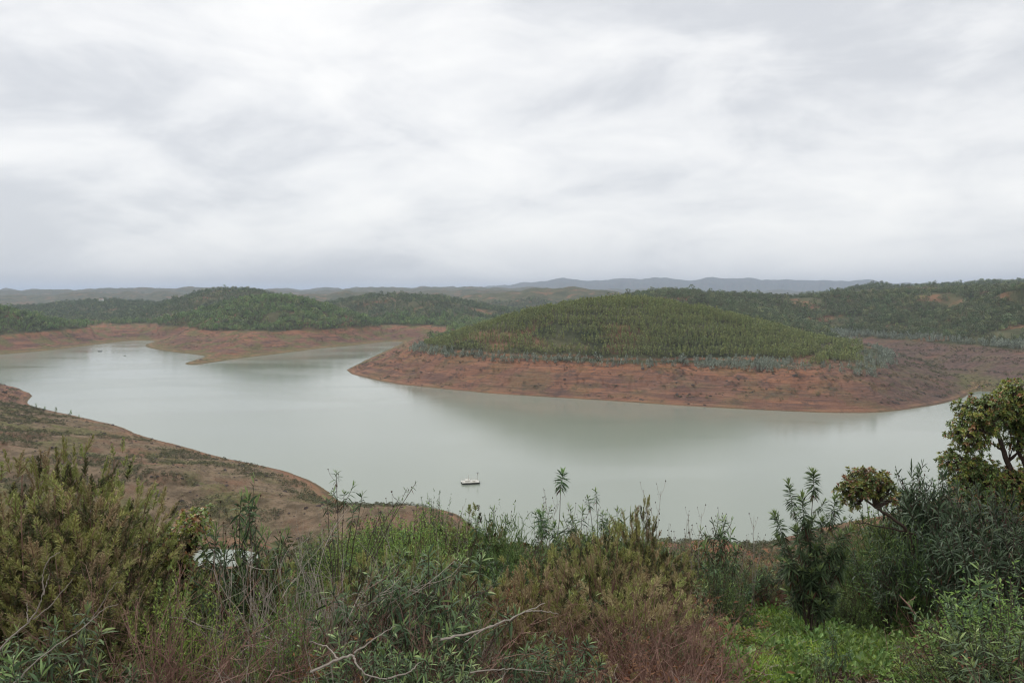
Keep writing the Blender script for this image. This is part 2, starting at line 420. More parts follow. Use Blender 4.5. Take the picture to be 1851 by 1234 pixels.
# ridges: distance, silhouette in the photo, depth in front and behind, tree height, exponent of the front slope
RIDGES = [
    dict(d=625, wf=125, wb=170, tree=4.8, base=13, ex=1.7, pts=[(640, 668), (700, 645), (745, 626), (800, 605), (850, 588), (900, 572), (950, 558), (1000, 547), (1050, 538), (1100, 533), (1150, 533), (1200, 538), (1250, 547), (1300, 559), (1350, 571), (1400, 584), (1450, 598), (1500, 613), (1540, 627), (1600, 648), (1680, 675)]),
    dict(d=1050, wf=330, wb=300, tree=6, base=15, ex=1.5, pts=[(1000, 575), (1080, 545), (1140, 527), (1190, 519), (1250, 521), (1350, 527), (1450, 528), (1500, 526), (1560, 522), (1640, 520), (1760, 515), (1900, 510), (2100, 500)]),
    dict(d=820, wf=190, wb=260, tree=6, base=16, ex=1.5, pts=[(1480, 620), (1560, 590), (1620, 570), (1680, 552), (1740, 536), (1800, 522), (1851, 512), (1950, 500), (2200, 480)]),
    dict(d=1500, wf=300, wb=400, tree=6, base=20, ex=1.5, pts=[(1380, 545), (1450, 530), (1530, 520), (1580, 507), (1620, 512), (1700, 510), (1770, 508), (1851, 503), (2000, 500)]),
    dict(d=1180, wf=200, wb=260, tree=7, base=14, ex=1.6, pts=[(200, 605), (250, 592), (290, 578), (340, 562), (400, 543), (450, 531), (500, 527), (540, 531), (580, 543), (620, 558), (660, 570), (700, 582), (760, 600)]),
    dict(d=1560, wf=300, wb=300, tree=7, base=18, ex=1.5, pts=[(120, 580), (200, 565), (250, 556), (300, 543), (350, 526), (380, 517), (420, 515), (460, 519), (500, 529), (560, 545), (640, 560)]),
    dict(d=1900, wf=420, wb=300, tree=6, base=18, ex=1.4, pts=[(-200, 560), (-50, 556), (40, 553), (100, 545), (180, 539), (250, 541), (300, 547), (360, 550), (450, 560)]),
    dict(d=960, wf=110, wb=220, tree=6, base=16, ex=1.6, pts=[(-500, 520), (-200, 535), (0, 549), (40, 556), (100, 571), (150, 582), (200, 596), (240, 606)]),
    dict(d=1600, wf=380, wb=350, tree=6, base=16, ex=1.5, pts=[(480, 575), (540, 556), (580, 545), (640, 534), (700, 529), (740, 527), (790, 532), (840, 541), (900, 551), (960, 561), (1050, 575)]),
    dict(d=2500, wf=500, wb=500, tree=0, base=18, ex=1.4, pts=[(740, 545), (820, 536), (870, 530), (930, 525), (980, 521), (1040, 518), (1090, 523), (1130, 531), (1200, 545)]),
    dict(d=2900, wf=600, wb=500, tree=0, base=18, ex=1.4, pts=[(330, 545), (420, 538), (500, 533), (560, 531), (640, 528), (700, 527), (760, 529), (840, 536), (920, 545)]),
    dict(d=5200, wf=1100, wb=900, tree=0, base=20, ex=1.3, pts=[(-600, 520), (-300, 525), (0, 524), (130, 522), (260, 519), (380, 519), (470, 523), (560, 527), (640, 521), (720, 518), (830, 519), (900, 518), (1000, 524), (1200, 530), (2500, 528)]),
    dict(d=3700, wf=700, wb=600, tree=0, base=18, ex=1.3, pts=[(-300, 534), (60, 532), (150, 528), (240, 527), (330, 530), (420, 534), (520, 533), (640, 528), (760, 525), (860, 523), (930, 527), (1000, 536)]),
    dict(d=7200, wf=1200, wb=1000, tree=0, base=20, ex=1.2, pts=[(-600, 525), (0, 522), (120, 524), (300, 520), (450, 523), (600, 521), (760, 518), (900, 520), (1100, 523), (1400, 526), (2500, 526)]),
    dict(d=11800, wf=2600, wb=1100, tree=0, base=20, ex=1.2, pts=[(-800, 524), (200, 524), (600, 527), (760, 527), (860, 521), (940, 510), (1000, 506), (1100, 504), (1200, 503), (1400, 504), (1540, 507), (1700, 512), (2000, 516), (2800, 520)]),
]
_gx = np.arange(-1200, 3200, 4.0)
for r in RIDGES:
    a = np.array(r['pts'], float)
    py = np.interp(_gx, a[:, 0], a[:, 1])
    k = np.exp(-0.5 * (np.arange(-8, 9) / 3.5) ** 2); k /= k.sum()
    pp = np.pad(py, 8, mode='edge'); py = np.convolve(pp, k, 'valid')
    if r['d'] > 2000: py = py + fbm(_gx / 55.0, _gx * 0 + r['d'] * .37, 4, 5) * 7.0
    elif r['d'] > 700: py = py + fbm(_gx / 70.0, _gx * 0 + r['d'] * .37, 3, 5) * 3.0
    z = EYE - (py - HY) * r['d'] / F_PX - r['tree']
    lo = sstep(a[0, 0] - 160, a[0, 0], _gx) * (1 - sstep(a[-1, 0], a[-1, 0] + 160, _gx)) if r['d'] < 4000 else 1.0
    r['z'] = r['base'] + (z - r['base']) * lo

NEAR_D = np.array([0, 7, 14, 20, 25, 35, 50, 75, 100, 150, 200])
NEAR_Z = EYE - np.array([1.7, 3.5, 5.3, 7.0, 8.8, 12.6, 18.6, 27.5, 36, 50, EYE])


VALLEY = [((a - CX) * d / F_PX, d, z) for a, d, z in ((1800, 500, 0.2), (1760, 590, 1.6), (1680, 690, 6.0), (1600, 770, 11.0), (1540, 850, 17.0), (1500, 930, 24.0))]


def height(x, y, full=False):
    x = np.asarray(x, float); y = np.asarray(y, float)
    d = np.hypot(x, y)
    s = shore_dist(x, y)
    wob = np.clip(np.abs(s) / 12, 0.15, 1)
    s = s + (fbm(x / 34, y / 34, 4, 21) * 5.0 + fbm(x / 9, y / 9, 3, 25) * 1.2) * wob * sstep(20, 130, d)
    # steepness of the bare bank, gentler on the near peninsula and the flats on the far shore
    k = 0.33 + 0.08 * fbm(x / 120, y / 120, 2, 31)
    near_pen = sstep(30, -60, x) * sstep(470, 400, y)
    k = k * (1 - 0.42 * near_pen)
    flats = sstep(-60, -200, x) * sstep(640, 720, y)
    k = k * (1 - 0.45 * flats)
    spur = np.abs(fbm(x / 46, y / 46, 3, 41))
    ks = k * np.maximum(s, 0)
    land = np.minimum(ks, 18.5) - np.maximum(5 - np.abs(ks - 18.5), 0) ** 2 / 20
    land = np.maximum(land, np.minimum(ks * 0.3, 18))
    land = np.minimum(land, 18.5 + 0.02 * np.clip(s - 60, 0, 400))
    gul = (spur - 0.22) * 3.2 + fbm(x / 14, y / 14, 5, 51) * 1.5 - np.maximum(0.10 - np.abs(fbm(x / 24, y / 60, 3, 55)), 0) * 16
    land = land + gul * sstep(3, 30, s) * sstep(60, 150, d) * (1 - 0.1 * near_pen)
    # small wave-cut terraces left by the falling water
    st = 0.75
    tt = land / st; fr = tt - np.floor(tt)
    land = np.where((land < 17) & (s > 0), st * (np.floor(tt) + sstep(0.25, 0.9, fr)) * 0.45 + land * 0.55, land)
    # wooded hills
    px = CX + F_PX * x / np.maximum(y, 1.0)
    h = land
    veg = np.zeros_like(h)
    rough = fbm(x / 85, y / 85, 5, 61)
    rid = np.abs(fbm(x / 210, y / 210, 4, 71))
    for r in RIDGES:
        zr = np.interp(px, _gx, r['z'])
        sc_ = min(r['d'] / 625.0, 6.0)
        dd = y - r['d'] + fbm(x / (160 * sc_), y / (400 * sc_), 2, 81) * 40 * sc_ * 0.6
        t = np.clip(np.abs(dd) / np.where(dd < 0, r['wf'], r['wb']), 0, 4)
        g = np.where(t < 1, 1 - t ** r['ex'] * (1.0 - 0.25 * (1 - t)), -(t - 1) * 0.8)
        amp = (zr - r['base'])
        z = r['base'] + amp * g
        z = z - np.maximum(amp, 0) * (0.55 if r['d'] in (1050, 820, 1180, 1600) else 0.34) * (rid + 0.10 * rough - 0.10) * sstep(0.0, 0.55, t) * (1 - sstep(0.9, 1.1, t) * 0.7) * min(sc_, 2.0)
        cap = 18.5 + 0.62 * (s - 50)
        z = z - 45 * sstep(6, 0, amp) - 30 * np.maximum(t - 1, 0)
        z = np.minimum(z, cap) - np.maximum(8 - np.abs(z - cap), 0) ** 2 / 32
        e = 2.0 + 0.004 * r['d']
        m = np.maximum(h, z)
        h = m + np.maximum(e - np.abs(h - z), 0) ** 2 / (4 * e)
    h = h + rough * 1.2 * sstep(60, 140, s) * sstep(300, 500, d) * sstep(0, 1, h - 18)
    # dry arm of the reservoir behind the hill
    vd = np.full(h.shape, 1e9); vz = np.zeros(h.shape)
    for (x0, y0, z0), (x1, y1, z1) in zip(VALLEY[:-1], VALLEY[1:]):
        tv = np.clip(((x - x0) * (x1 - x0) + (y - y0) * (y1 - y0)) / ((x1 - x0) ** 2 + (y1 - y0) ** 2), 0, 1)
        q = np.hypot(x - x0 - tv * (x1 - x0), y - y0 - tv * (y1 - y0))
        vz = np.where(q < vd, z0 + (z1 - z0) * tv, vz); vd = np.minimum(q, vd)
    lim = vz + 0.27 * np.maximum(vd + fbm(x / 20, y / 20, 3, 97) * 6 - 6, 0)
    h = np.where(vd < 150, np.minimum(h, lim) - np.maximum(4 - np.abs(h - lim), 0) ** 2 / 16, h)
    # the hillside we stand on
    u = d / (d + np.maximum(s, 0.0) + 1e-3)
    dn = np.where(d < 40, d, np.maximum(40 + (u * 200 - 40) * 1.0, 0))
    tb = sstep(25, 90, d)
    dn = d * (1 - tb) + np.clip(u * 200, 0, 200) * tb
    hn = np.interp(dn, NEAR_D, NEAR_Z)
    nm = np.where(y > -50, sstep(330, 230, d), 1) * (s > 0)
    nm = np.where(y < 5, np.maximum(nm, 0), nm)
    hn = hn + fbm(x / 2.6, y / 2.6, 3, 91) * 0.14 * sstep(2, 6, d) + fbm(x / 22, y / 22, 3, 95) * 1.3 * sstep(22, 60, d) * sstep(0, 12, s)
    h = np.where(nm > 0, h * (1 - nm) + np.maximum(h, hn) * nm, h)
    # with the slope near us decided by the hillside alone
    c = sstep(60, 30, d)
    h = h * (1 - c) + hn * c
    bed = -0.02 - np.maximum(-s, 0) * 0.22
    h = np.where(s > 0, np.maximum(h, 0.01 + np.minimum(s, 100) * 0.02), np.maximum(bed, -9))
    if full: return h, s
    return h


def ground(x, y):
    x = np.atleast_1d(np.asarray(x, float)); y = np.atleast_1d(np.asarray(y, float)); d = np.hypot(x, y)
    if d.max() < 24:      # the slope at our feet alone
        return np.interp(d, NEAR_D, NEAR_Z) + fbm(x / 2.6, y / 2.6, 3, 91) * 0.14 * sstep(2, 6, d)
    return height(np.atleast_1d(np.asarray(x, float)), np.atleast_1d(np.asarray(y, float)))


def build_terrain():
    th_in = np.arctan((np.linspace(-90, 1940, 880) - CX) / F_PX)
    lft = np.linspace(math.radians(-97), th_in[0], 42)[:-1]
    rgt = np.linspace(th_in[-1], math.radians(97), 42)[1:]
    th = np.concatenate([lft, th_in, rgt])
    rr = np.concatenate([np.geomspace(0.6, 150, 110)[:-1], np.geomspace(150, 300, 120)[:-1], np.geomspace(300, 440, 50)[:-1], np.geomspace(440, 720, 190)[:-1], np.geomspace(720, 1300, 150)[:-1], np.geomspace(1300, 13000, 110)])
    R, T = np.meshgrid(rr, th, indexing='ij')
    X = R * np.sin(T); Y = R * np.cos(T)
    H, S = height(X, Y, True)
    n, m = R.shape
    v = np.stack([X, Y, H], -1).reshape(-1, 3)
    i = np.arange(n - 1)[:, None] * m + np.arange(m - 1)[None, :]
    q = np.stack([i, i + 1, i + m + 1, i + m], -1).reshape(-1, 4)
    # land behind the viewpoint
    ext = np.array([[-13000, -1600, 55], [-1500, -1500, 60], [0, -1500, 60.5], [1500, -1500, 60], [13000, -1600, 55],
                    [-1500, 0.1, 45], [0, 0.5, 60.2], [1500, 0.1, 45], [-13000, -1, 40], [13000, -1, 40]], float)
    nb = len(v)
    v = np.concatenate([v, ext + [0, 0, -0.3]])
    q = np.concatenate([q, nb + np.array([[0, 1, 5, 8], [1, 2, 6, 5], [2, 3, 7, 6], [3, 4, 9, 7]])])
    me = make_mesh('terrain', v, q, smooth=True)

    def attr(name, arr):
        a = me.attributes.new(name, 'FLOAT', 'POINT')
        a.data.foreach_set('value', np.concatenate([arr.ravel(), np.zeros(len(ext))]).astype(np.float32))
    nz = fbm(X / 40, Y / 40, 4, 101)
    veg = sstep(17.6, 19.0, H + nz * 1.6) * sstep(25, 45, S)
    lim_ = H + fbm(X / 25, Y / 25, 3, 131) * 1.6; PX_ = CX + F_PX * X / np.maximum(Y, 1); lim_ = lim_ + 3.0 * sstep(1340, 1500, PX_) * (Y < 720)
    trk = sstep(19.9, 20.4, lim_) * sstep(21.6, 21.1, lim_) * ((PX_ > 820) & (PX_ < 1560) & (Y < 640) & (Y > 470))
    veg = np.maximum(veg, sstep(17.2, 18.4, lim_) * ((PX_ > 1340) & (PX_ < 1600) & (Y < 680) & (Y > 500)))
    veg = veg * (1 - trk * 0.85)
    attr('veg', veg)
    # thin grass and weeds on the bare bank
    pen = sstep(20, -40, X) * sstep(460, 420, Y) * sstep(120, 170, Y)
    far_flat = sstep(-60, -150, X) * sstep(640, 700, Y)
    grn = sstep(0.05, 0.5, fbm(X / 22, Y / 22, 5, 111) + 0.15) * (0.35 + 0.75 * np.maximum(pen * sstep(6, 25, S), far_flat * 0.9)) * (S > 0)
    PXa = CX + F_PX * X / np.maximum(Y, 1)
    wet = far_flat * sstep(3.0, 1.0, H) * (S > 0)                       # weedy strip by the far water
    inlet = np.exp(-((X - 325) / 40) ** 2 - ((Y - 560) / 60) ** 2) * sstep(5, 1.5, H)
    attr('grn', np.clip(grn + wet * 0.9 + inlet * 1.2, 0, 1))
    vx = np.array(VALLEY)[:, :2]; vdist = np.min(np.hypot(X[..., None] - vx[:, 0], Y[..., None] - vx[:, 1]), -1)
    attr('dull', np.clip(sstep(170, 90, vdist) * sstep(150, 260, X) + sstep(380, 460, X) * sstep(430, 480, Y), 0, 1) * sstep(-.5, .3, fbm(X / 30, Y / 30, 3, 117) + .45))
    attr('pen', pen)
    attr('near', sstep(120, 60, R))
    o = link('terrain', me)
    tag(o, kind='structure')
    return o, (rr, th, X, Y, H, S)


def terrain_mat():
    m, nt, N, L = new_mat('soil_and_slopes')
    out = N('ShaderNodeOutputMaterial'); p = N('ShaderNodeBsdfPrincipled'); p.inputs['Roughness'].default_value = 0.95; p.inputs['Specular IOR Level'].default_value = 0.1
    geo = N('ShaderNodeNewGeometry'); pos = geo.outputs['Position']

    def att(n):
        a = N('ShaderNodeAttribute'); a.attribute_name = n; return a.outputs['Fac']

    def noise(scale, detail=5, rough=0.55, stretch=(1, 1, 1)):
        mp = N('ShaderNodeMapping'); mp.inputs['Scale'].default_value = stretch; L(pos, mp.inputs[0])
        n = N('ShaderNodeTexNoise'); n.inputs['Scale'].default_value = scale; n.inputs['Detail'].default_value = detail; n.inputs['Roughness'].default_value = rough
        L(mp.outputs[0], n.inputs['Vector']); return n.outputs[0]

    def rng(v, a, b, c=0.0, d=1.0):
        r = N('ShaderNodeMapRange'); r.interpolation_type = 'SMOOTHSTEP'
        for i_, x in zip(('From Min', 'From Max', 'To Min', 'To Max'), (a, b, c, d)): r.inputs[i_].default_value = x
        L(v, r.inputs['Value']); return r.outputs[0]

    def mix(f, c1, c2):
        x = N('ShaderNodeMixRGB')
        for s_, c in ((0, f), (1, c1), (2, c2)):
            if isinstance(c, tuple): x.inputs[s_].default_value = (*c, 1)
            elif isinstance(c, float): x.inputs[s_].default_value = c
            else: L(c, x.inputs[s_])
        return x.outputs[0]

    def mul(a, b):
        x = N('ShaderNodeMath'); x.operation = 'MULTIPLY'
        for s_, c in ((0, a), (1, b)):
            if isinstance(c, float): x.inputs[s_].default_value = c
            else: L(c, x.inputs[s_])
        return x.outputs[0]
    big = noise(0.018, 6, 0.6)
    strata = noise(1.0, 5, 0.6, (0.012, 0.012, 0.55))
    fine = noise(0.35, 6, 0.65)
    lines = noise(1.0, 4, 0.6, (0.05, 0.05, 3.2))
    sep = N('ShaderNodeSeparateXYZ'); L(pos, sep.inputs[0])
    c = mix(rng(strata, 0.40, 0.60), (0.152, 0.088, 0.068), (0.292, 0.143, 0.084))
    c = mix(mul(rng(big, 0.42, 0.62), 0.7), c, (0.212, 0.112, 0.076))
    top = mul(rng(sep.outputs['Z'], 10.0, 17.0), rng(fine, 0.35, 0.6, 0.25, 0.8))
    c = mix(top, c, (0.36, 0.165, 0.084))
    c = mix(mul(rng(lines, 0.50, 0.60), 0.75), c, (0.100, 0.062, 0.054))
    c = mix(mul(rng(noise(1.0, 3, 0.5, (0.03, 0.03, 5.0)), 0.56, 0.62), 0.5), c, (0.34, 0.205, 0.135))
    c = mix(mul(rng(noise(0.09, 8, 0.75), 0.51, 0.61), 0.75), c, (0.088, 0.064, 0.055))
    c = mix(mul(rng(fine, 0.56, 0.72), 0.6), c, (0.105, 0.070, 0.055))
    c = mix(mul(att('dull'), 0.95), c, mix(rng(noise(0.25, 7, 0.7), 0.38, 0.62), (0.085, 0.066, 0.055), (0.165, 0.105, 0.085)))
    # the near peninsula: paler dusty brown with dry grass
    pcol = mix(rng(noise(0.22, 7, 0.7), 0.38, 0.62), (0.125, 0.094, 0.060), (0.245, 0.180, 0.118))
    pcol = mix(mul(rng(noise(0.05, 6, 0.6), 0.5, 0.66), 0.75), pcol, (0.215, 0.120, 0.075))
    edge = rng(sep.outputs['Z'], 0.3, 1.3)
    c = mix(mul(att('pen'), edge), c, pcol)
    gcol = mix(rng(noise(0.5, 5, 0.7), 0.35, 0.65), (0.085, 0.085, 0.036), (0.19, 0.185, 0.075))
    c = mix(mul(att('grn'), rng(noise(0.9, 6, 0.7), 0.35, 0.6, 0.35, 1.0)), c, gcol)
    # damp rim at the water
    c = mix(mul(mul(rng(sep.outputs['Z'], 0.4, 0.8), rng(sep.outputs['Z'], 1.7, 0.8)), rng(noise(0.06, 5, 0.6), 0.40, 0.62, 0.05, 0.7)), c, (0.32, 0.19, 0.115))
    c = mix(rng(sep.outputs['Z'], 0.05, 0.55, 0.7, 0.0), c, (0.155, 0.118, 0.062))
    vcol = mix(rng(noise(0.03, 7, 0.65), 0.36, 0.64), (0.060, 0.068, 0.034), (0.125, 0.118, 0.062))
    vcol = mix(mul(rng(noise(0.02, 6, 0.6), 0.54, 0.64), 0.75), vcol, (0.26, 0.140, 0.082))
    c = mix(att('veg'), c, vcol)
    ncol = mix(rng(noise(3.0, 7, 0.7), 0.35, 0.65), (0.030, 0.021, 0.015), (0.095, 0.060, 0.040))  # near soil: damp brown, darkened further to paint in shade between the bushes
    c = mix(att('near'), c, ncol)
    L(c, p.inputs['Base Color'])
    bp = N('ShaderNodeBump'); bp.inputs['Strength'].default_value = 0.9; bp.inputs['Distance'].default_value = 1.2
    L(noise(0.5, 8, 0.7), bp.inputs['Height']); L(bp.outputs[0], p.inputs['Normal'])
    L(p.outputs[0], out.inputs['Surface'])
    return m


terrain, GRID = build_terrain()
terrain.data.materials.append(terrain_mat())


def water():
    m, nt, N, L = new_mat('turbid_lake_water')
    out = N('ShaderNodeOutputMaterial'); p = N('ShaderNodeBsdfPrincipled')
    p.inputs['IOR'].default_value = 1.333
    geo = N('ShaderNodeNewGeometry')

    def noise(scale, detail, stretch=(1, 1, 1), rot=0.0, dist=0.0):
        mp = N('ShaderNodeMapping'); mp.inputs['Scale'].default_value = stretch; mp.inputs['Rotation'].default_value = (0, 0, rot); L(geo.outputs['Position'], mp.inputs[0])
        n = N('ShaderNodeTexNoise'); n.inputs['Scale'].default_value = scale; n.inputs['Detail'].default_value = detail; n.inputs['Distortion'].default_value = dist
        L(mp.outputs[0], n.inputs['Vector']); return n.outputs[0]
    cr = N('ShaderNodeMixRGB'); cr.inputs[1].default_value = (0.238, 0.270, 0.218, 1); cr.inputs[2].default_value = (0.268, 0.298, 0.246, 1)
    L(noise(0.008, 3), cr.inputs[0]); L(cr.outputs[0], p.inputs['Base Color'])
    # breeze: some streaks are ruffled, some lie calm
    mr = N('ShaderNodeMapRange'); mr.interpolation_type = 'SMOOTHSTEP'
    mr.inputs['From Min'].default_value = 0.36; mr.inputs['From Max'].default_value = 0.58
    mr.inputs['To Min'].default_value = 0.06; mr.inputs['To Max'].default_value = 0.14
    L(noise(0.011, 4, (0.7, 1.5, 1), 0.25, 0.6), mr.inputs['Value']); L(mr.outputs[0], p.inputs['Roughness'])
    b1 = N('ShaderNodeBump'); b1.inputs['Strength'].default_value = 0.10; b1.inputs['Distance'].default_value = 0.25
    L(noise(0.9, 4, (1, 1.4, 1), 0.4), b1.inputs['Height'])
    L(b1.outputs[0], p.inputs['Normal'])
    L(p.outputs[0], out.inputs['Surface'])
    mb = MB()
    mb.add([[-1000, 120, 0], [900, 120, 0], [900, 1300, 0], [-1000, 1300, 0]], [[0, 1, 2, 3]])
    tag(link('water', mb.mesh('water', [m])), kind='structure')


water()


def haze():
    m, nt, N, L = new_mat('hazy_air')
    out = N('ShaderNodeOutputMaterial'); v = N('ShaderNodeVolumePrincipled')
    v.inputs['Color'].default_value = (0.70, 0.82, 1.0, 1)
    v.inputs['Density'].default_value = 0.00010
    v.inputs['Anisotropy'].default_value = 0.0
    L(v.outputs[0], out.inputs['Volume'])
    mb = MB(); mb.box((0, 18000, 150), (60000, 44000, 330))
    tag(link('haze', mb.mesh('haze', [m])), kind='stuff')


haze()


# ------------------------------------------------------------------ scattered stuff: one object that carries its own prototypes and points
def stuff_nodes():
    ng = bpy.data.node_groups.new('scatter', 'GeometryNodeTree')
    ng.interface.new_socket('Geometry', in_out='INPUT', socket_type='NodeSocketGeometry')
    ng.interface.new_socket('Geometry', in_out='OUTPUT', socket_type='NodeSocketGeometry')
    N, L = ng.nodes.new, ng.links.new
    gi = N('NodeGroupInput'); go = N('NodeGroupOutput')

    def named(n, t):
        a = N('GeometryNodeInputNamedAttribute'); a.data_type = t; a.inputs['Name'].default_value = n; return a.outputs['Attribute']
    sp = N('GeometryNodeSeparateGeometry'); sp.domain = 'POINT'
    L(gi.outputs[0], sp.inputs['Geometry']); L(named('is_point', 'BOOLEAN'), sp.inputs['Selection'])
    si = N('GeometryNodeSplitToInstances'); si.domain = 'FACE'
    L(sp.outputs['Inverted'], si.inputs['Geometry']); L(named('proto', 'INT'), si.inputs['Group ID'])
    ip = N('GeometryNodeInstanceOnPoints')
    L(sp.outputs['Selection'], ip.inputs['Points']); L(si.outputs['Instances'], ip.inputs['Instance'])
    ip.inputs['Pick Instance'].default_value = True
    L(named('pick', 'INT'), ip.inputs['Instance Index'])
    L(named('rot', 'FLOAT_VECTOR'), ip.inputs['Rotation']); L(named('scl', 'FLOAT_VECTOR'), ip.inputs['Scale'])
    L(ip.outputs[0], go.inputs[0])
    return ng


STUFF = stuff_nodes()


def scatter(name, protos, mats, P, scl, rot, pick, label, cat):
    """protos: list of MB.  One object of kind stuff."""
    n = len(P)
    vs, qs, ts, qm, tm, qp, tp, off = [], [], [], [], [], [], [], 0
    for k, mb in enumerate(protos):
        v = np.concatenate(mb.v); vs.append(v)
        if mb.q: q = np.concatenate(mb.q); qs.append(q + off); qm.append(np.concatenate(mb.qm)); qp.append(np.full(len(q), k))
        if mb.t: t = np.concatenate(mb.t); ts.append(t + off); tm.append(np.concatenate(mb.tm)); tp.append(np.full(len(t), k))
        off += len(v)
    cat_ = lambda l, w=None: np.concatenate(l) if l else (np.zeros((0, w), int) if w else np.zeros(0, int))
    v = np.concatenate(vs + [np.asarray(P, float)])
    me = make_mesh(name, v, cat_(qs, 4), cat_(ts, 3), cat_(qm), cat_(tm), mats)
    f = np.concatenate([cat_(qp), cat_(tp)]).astype(np.int32)
    me.attributes.new('proto', 'INT', 'FACE').data.foreach_set('value', f)
    ip = np.zeros(len(v), bool); ip[off:] = True
    me.attributes.new('is_point', 'BOOLEAN', 'POINT').data.foreach_set('value', ip)
    pk = np.zeros(len(v), np.int32); pk[off:] = pick
    me.attributes.new('pick', 'INT', 'POINT').data.foreach_set('value', pk)
    a = np.zeros((len(v), 3), np.float32); a[off:] = rot
    me.attributes.new('rot', 'FLOAT_VECTOR', 'POINT').data.foreach_set('vector', a.ravel())
    a = np.ones((len(v), 3), np.float32); a[off:] = scl
    me.attributes.new('scl', 'FLOAT_VECTOR', 'POINT').data.foreach_set('vector', a.ravel())
    o = link(name, me)
    md = o.modifiers.new('scatter', 'NODES'); md.node_group = STUFF
    return tag(o, label, cat, kind='stuff')


def rots(n, rng, tilt=0.05):
    return np.stack([rng.normal(0, tilt, n), rng.normal(0, tilt, n), rng.uniform(0, 6.28, n)], -1)


def tree_proto(rng, kind):
    """1 m high tree, crown of leaf clumps spread through its volume; slot 0 leaves, slot 1 trunk"""
    mb = MB()
    if kind == 'gum':       # slender young eucalypt
        n = 56; h = rng.uniform(0.12, 1.0, n) ** 0.9; r = 0.20 * (1.05 - h) ** 0.6 * (0.5 + 0.5 * np.minimum(h / .25, 1))
        size = 0.12
    elif kind == 'bush':    # blue juvenile gum, broad
        n = 60; h = rng.uniform(0.06, 1.0, n); r = 0.34 * np.sqrt(np.maximum(1.02 - h, 0)) * (0.6 + 0.4 * np.minimum(h / .3, 1))
        size = 0.17
    elif kind == 'pine':    # rounded crown
        n = 64; h = rng.uniform(0.30, 1.0, n); r = 0.40 * np.sqrt(np.maximum(1 - ((h - 0.62) / 0.40) ** 2, 0.02))
        size = 0.17
    else:                   # low scrub mound
        n = 46; h = rng.uniform(0.03, 1.0, n) ** 1.2; r = 0.75 * np.sqrt(np.maximum(1 - h ** 2, 0.02))
        size = 0.26
    a = rng.uniform(0, 6.28, n); rr = r * np.sqrt(rng.uniform(0.15, 1, n))
    P = np.stack([np.cos(a) * rr, np.sin(a) * rr, h], -1)
    D = unit(np.stack([np.cos(a), np.sin(a), rng.uniform(-0.3, 1.4, n)], -1) + rng.normal(0, 0.4, (n, 3)))
    sz = size * rng.uniform(0.7, 1.35, n)
    mb.leaves(P - D * sz[:, None] * 0.5, D, sz, sz * rng.uniform(0.6, 0.95, n), 0, 0.0, rng, simple=True)
    if kind != 'scrub':
        mb.tube([[0, 0, -0.05], [0.01, 0, 0.4], [0, 0.01, 0.85]], [0.022, 0.016, 0.005], 3, 1)
    return mb


def to_px(x, y, z):
    return CX + F_PX * x / y, HY + F_PX * (EYE - z) / y


def visible(x, y, z):
    """can the spot be seen from the viewpoint over the terrain"""
    rr, th, X, Y, H, S = GRID
    el = (np.maximum(H, 0) - EYE) / np.maximum(Y, 1e-3)
    el[Y < 1] = -9
    hor = np.maximum.accumulate(el, axis=0)
    i = np.clip(np.searchsorted(rr, np.hypot(x, y)) - 2, 0, len(rr) - 1)
    j = np.clip(np.searchsorted(th, np.arctan2(x, y)), 0, len(th) - 1)
    return (z - EYE) / y > hor[i, j] - 0.0005


def wedge_points(rng, d0, d1, spacing, margin=120):
    """jittered grid over the ground the photo looks over"""
    w = (CX + margin) / F_PX * d1
    xs = np.arange(-w, w, spacing); ys = np.arange(d0, d1, spacing)
    X, Y = np.meshgrid(xs, ys); X = X.ravel() + rng.uniform(-.45, .45, X.size) * spacing; Y = Y.ravel() + rng.uniform(-.45, .45, Y.size) * spacing
    k = np.abs(X) < (CX + margin) / F_PX * Y
    return X[k], Y[k]


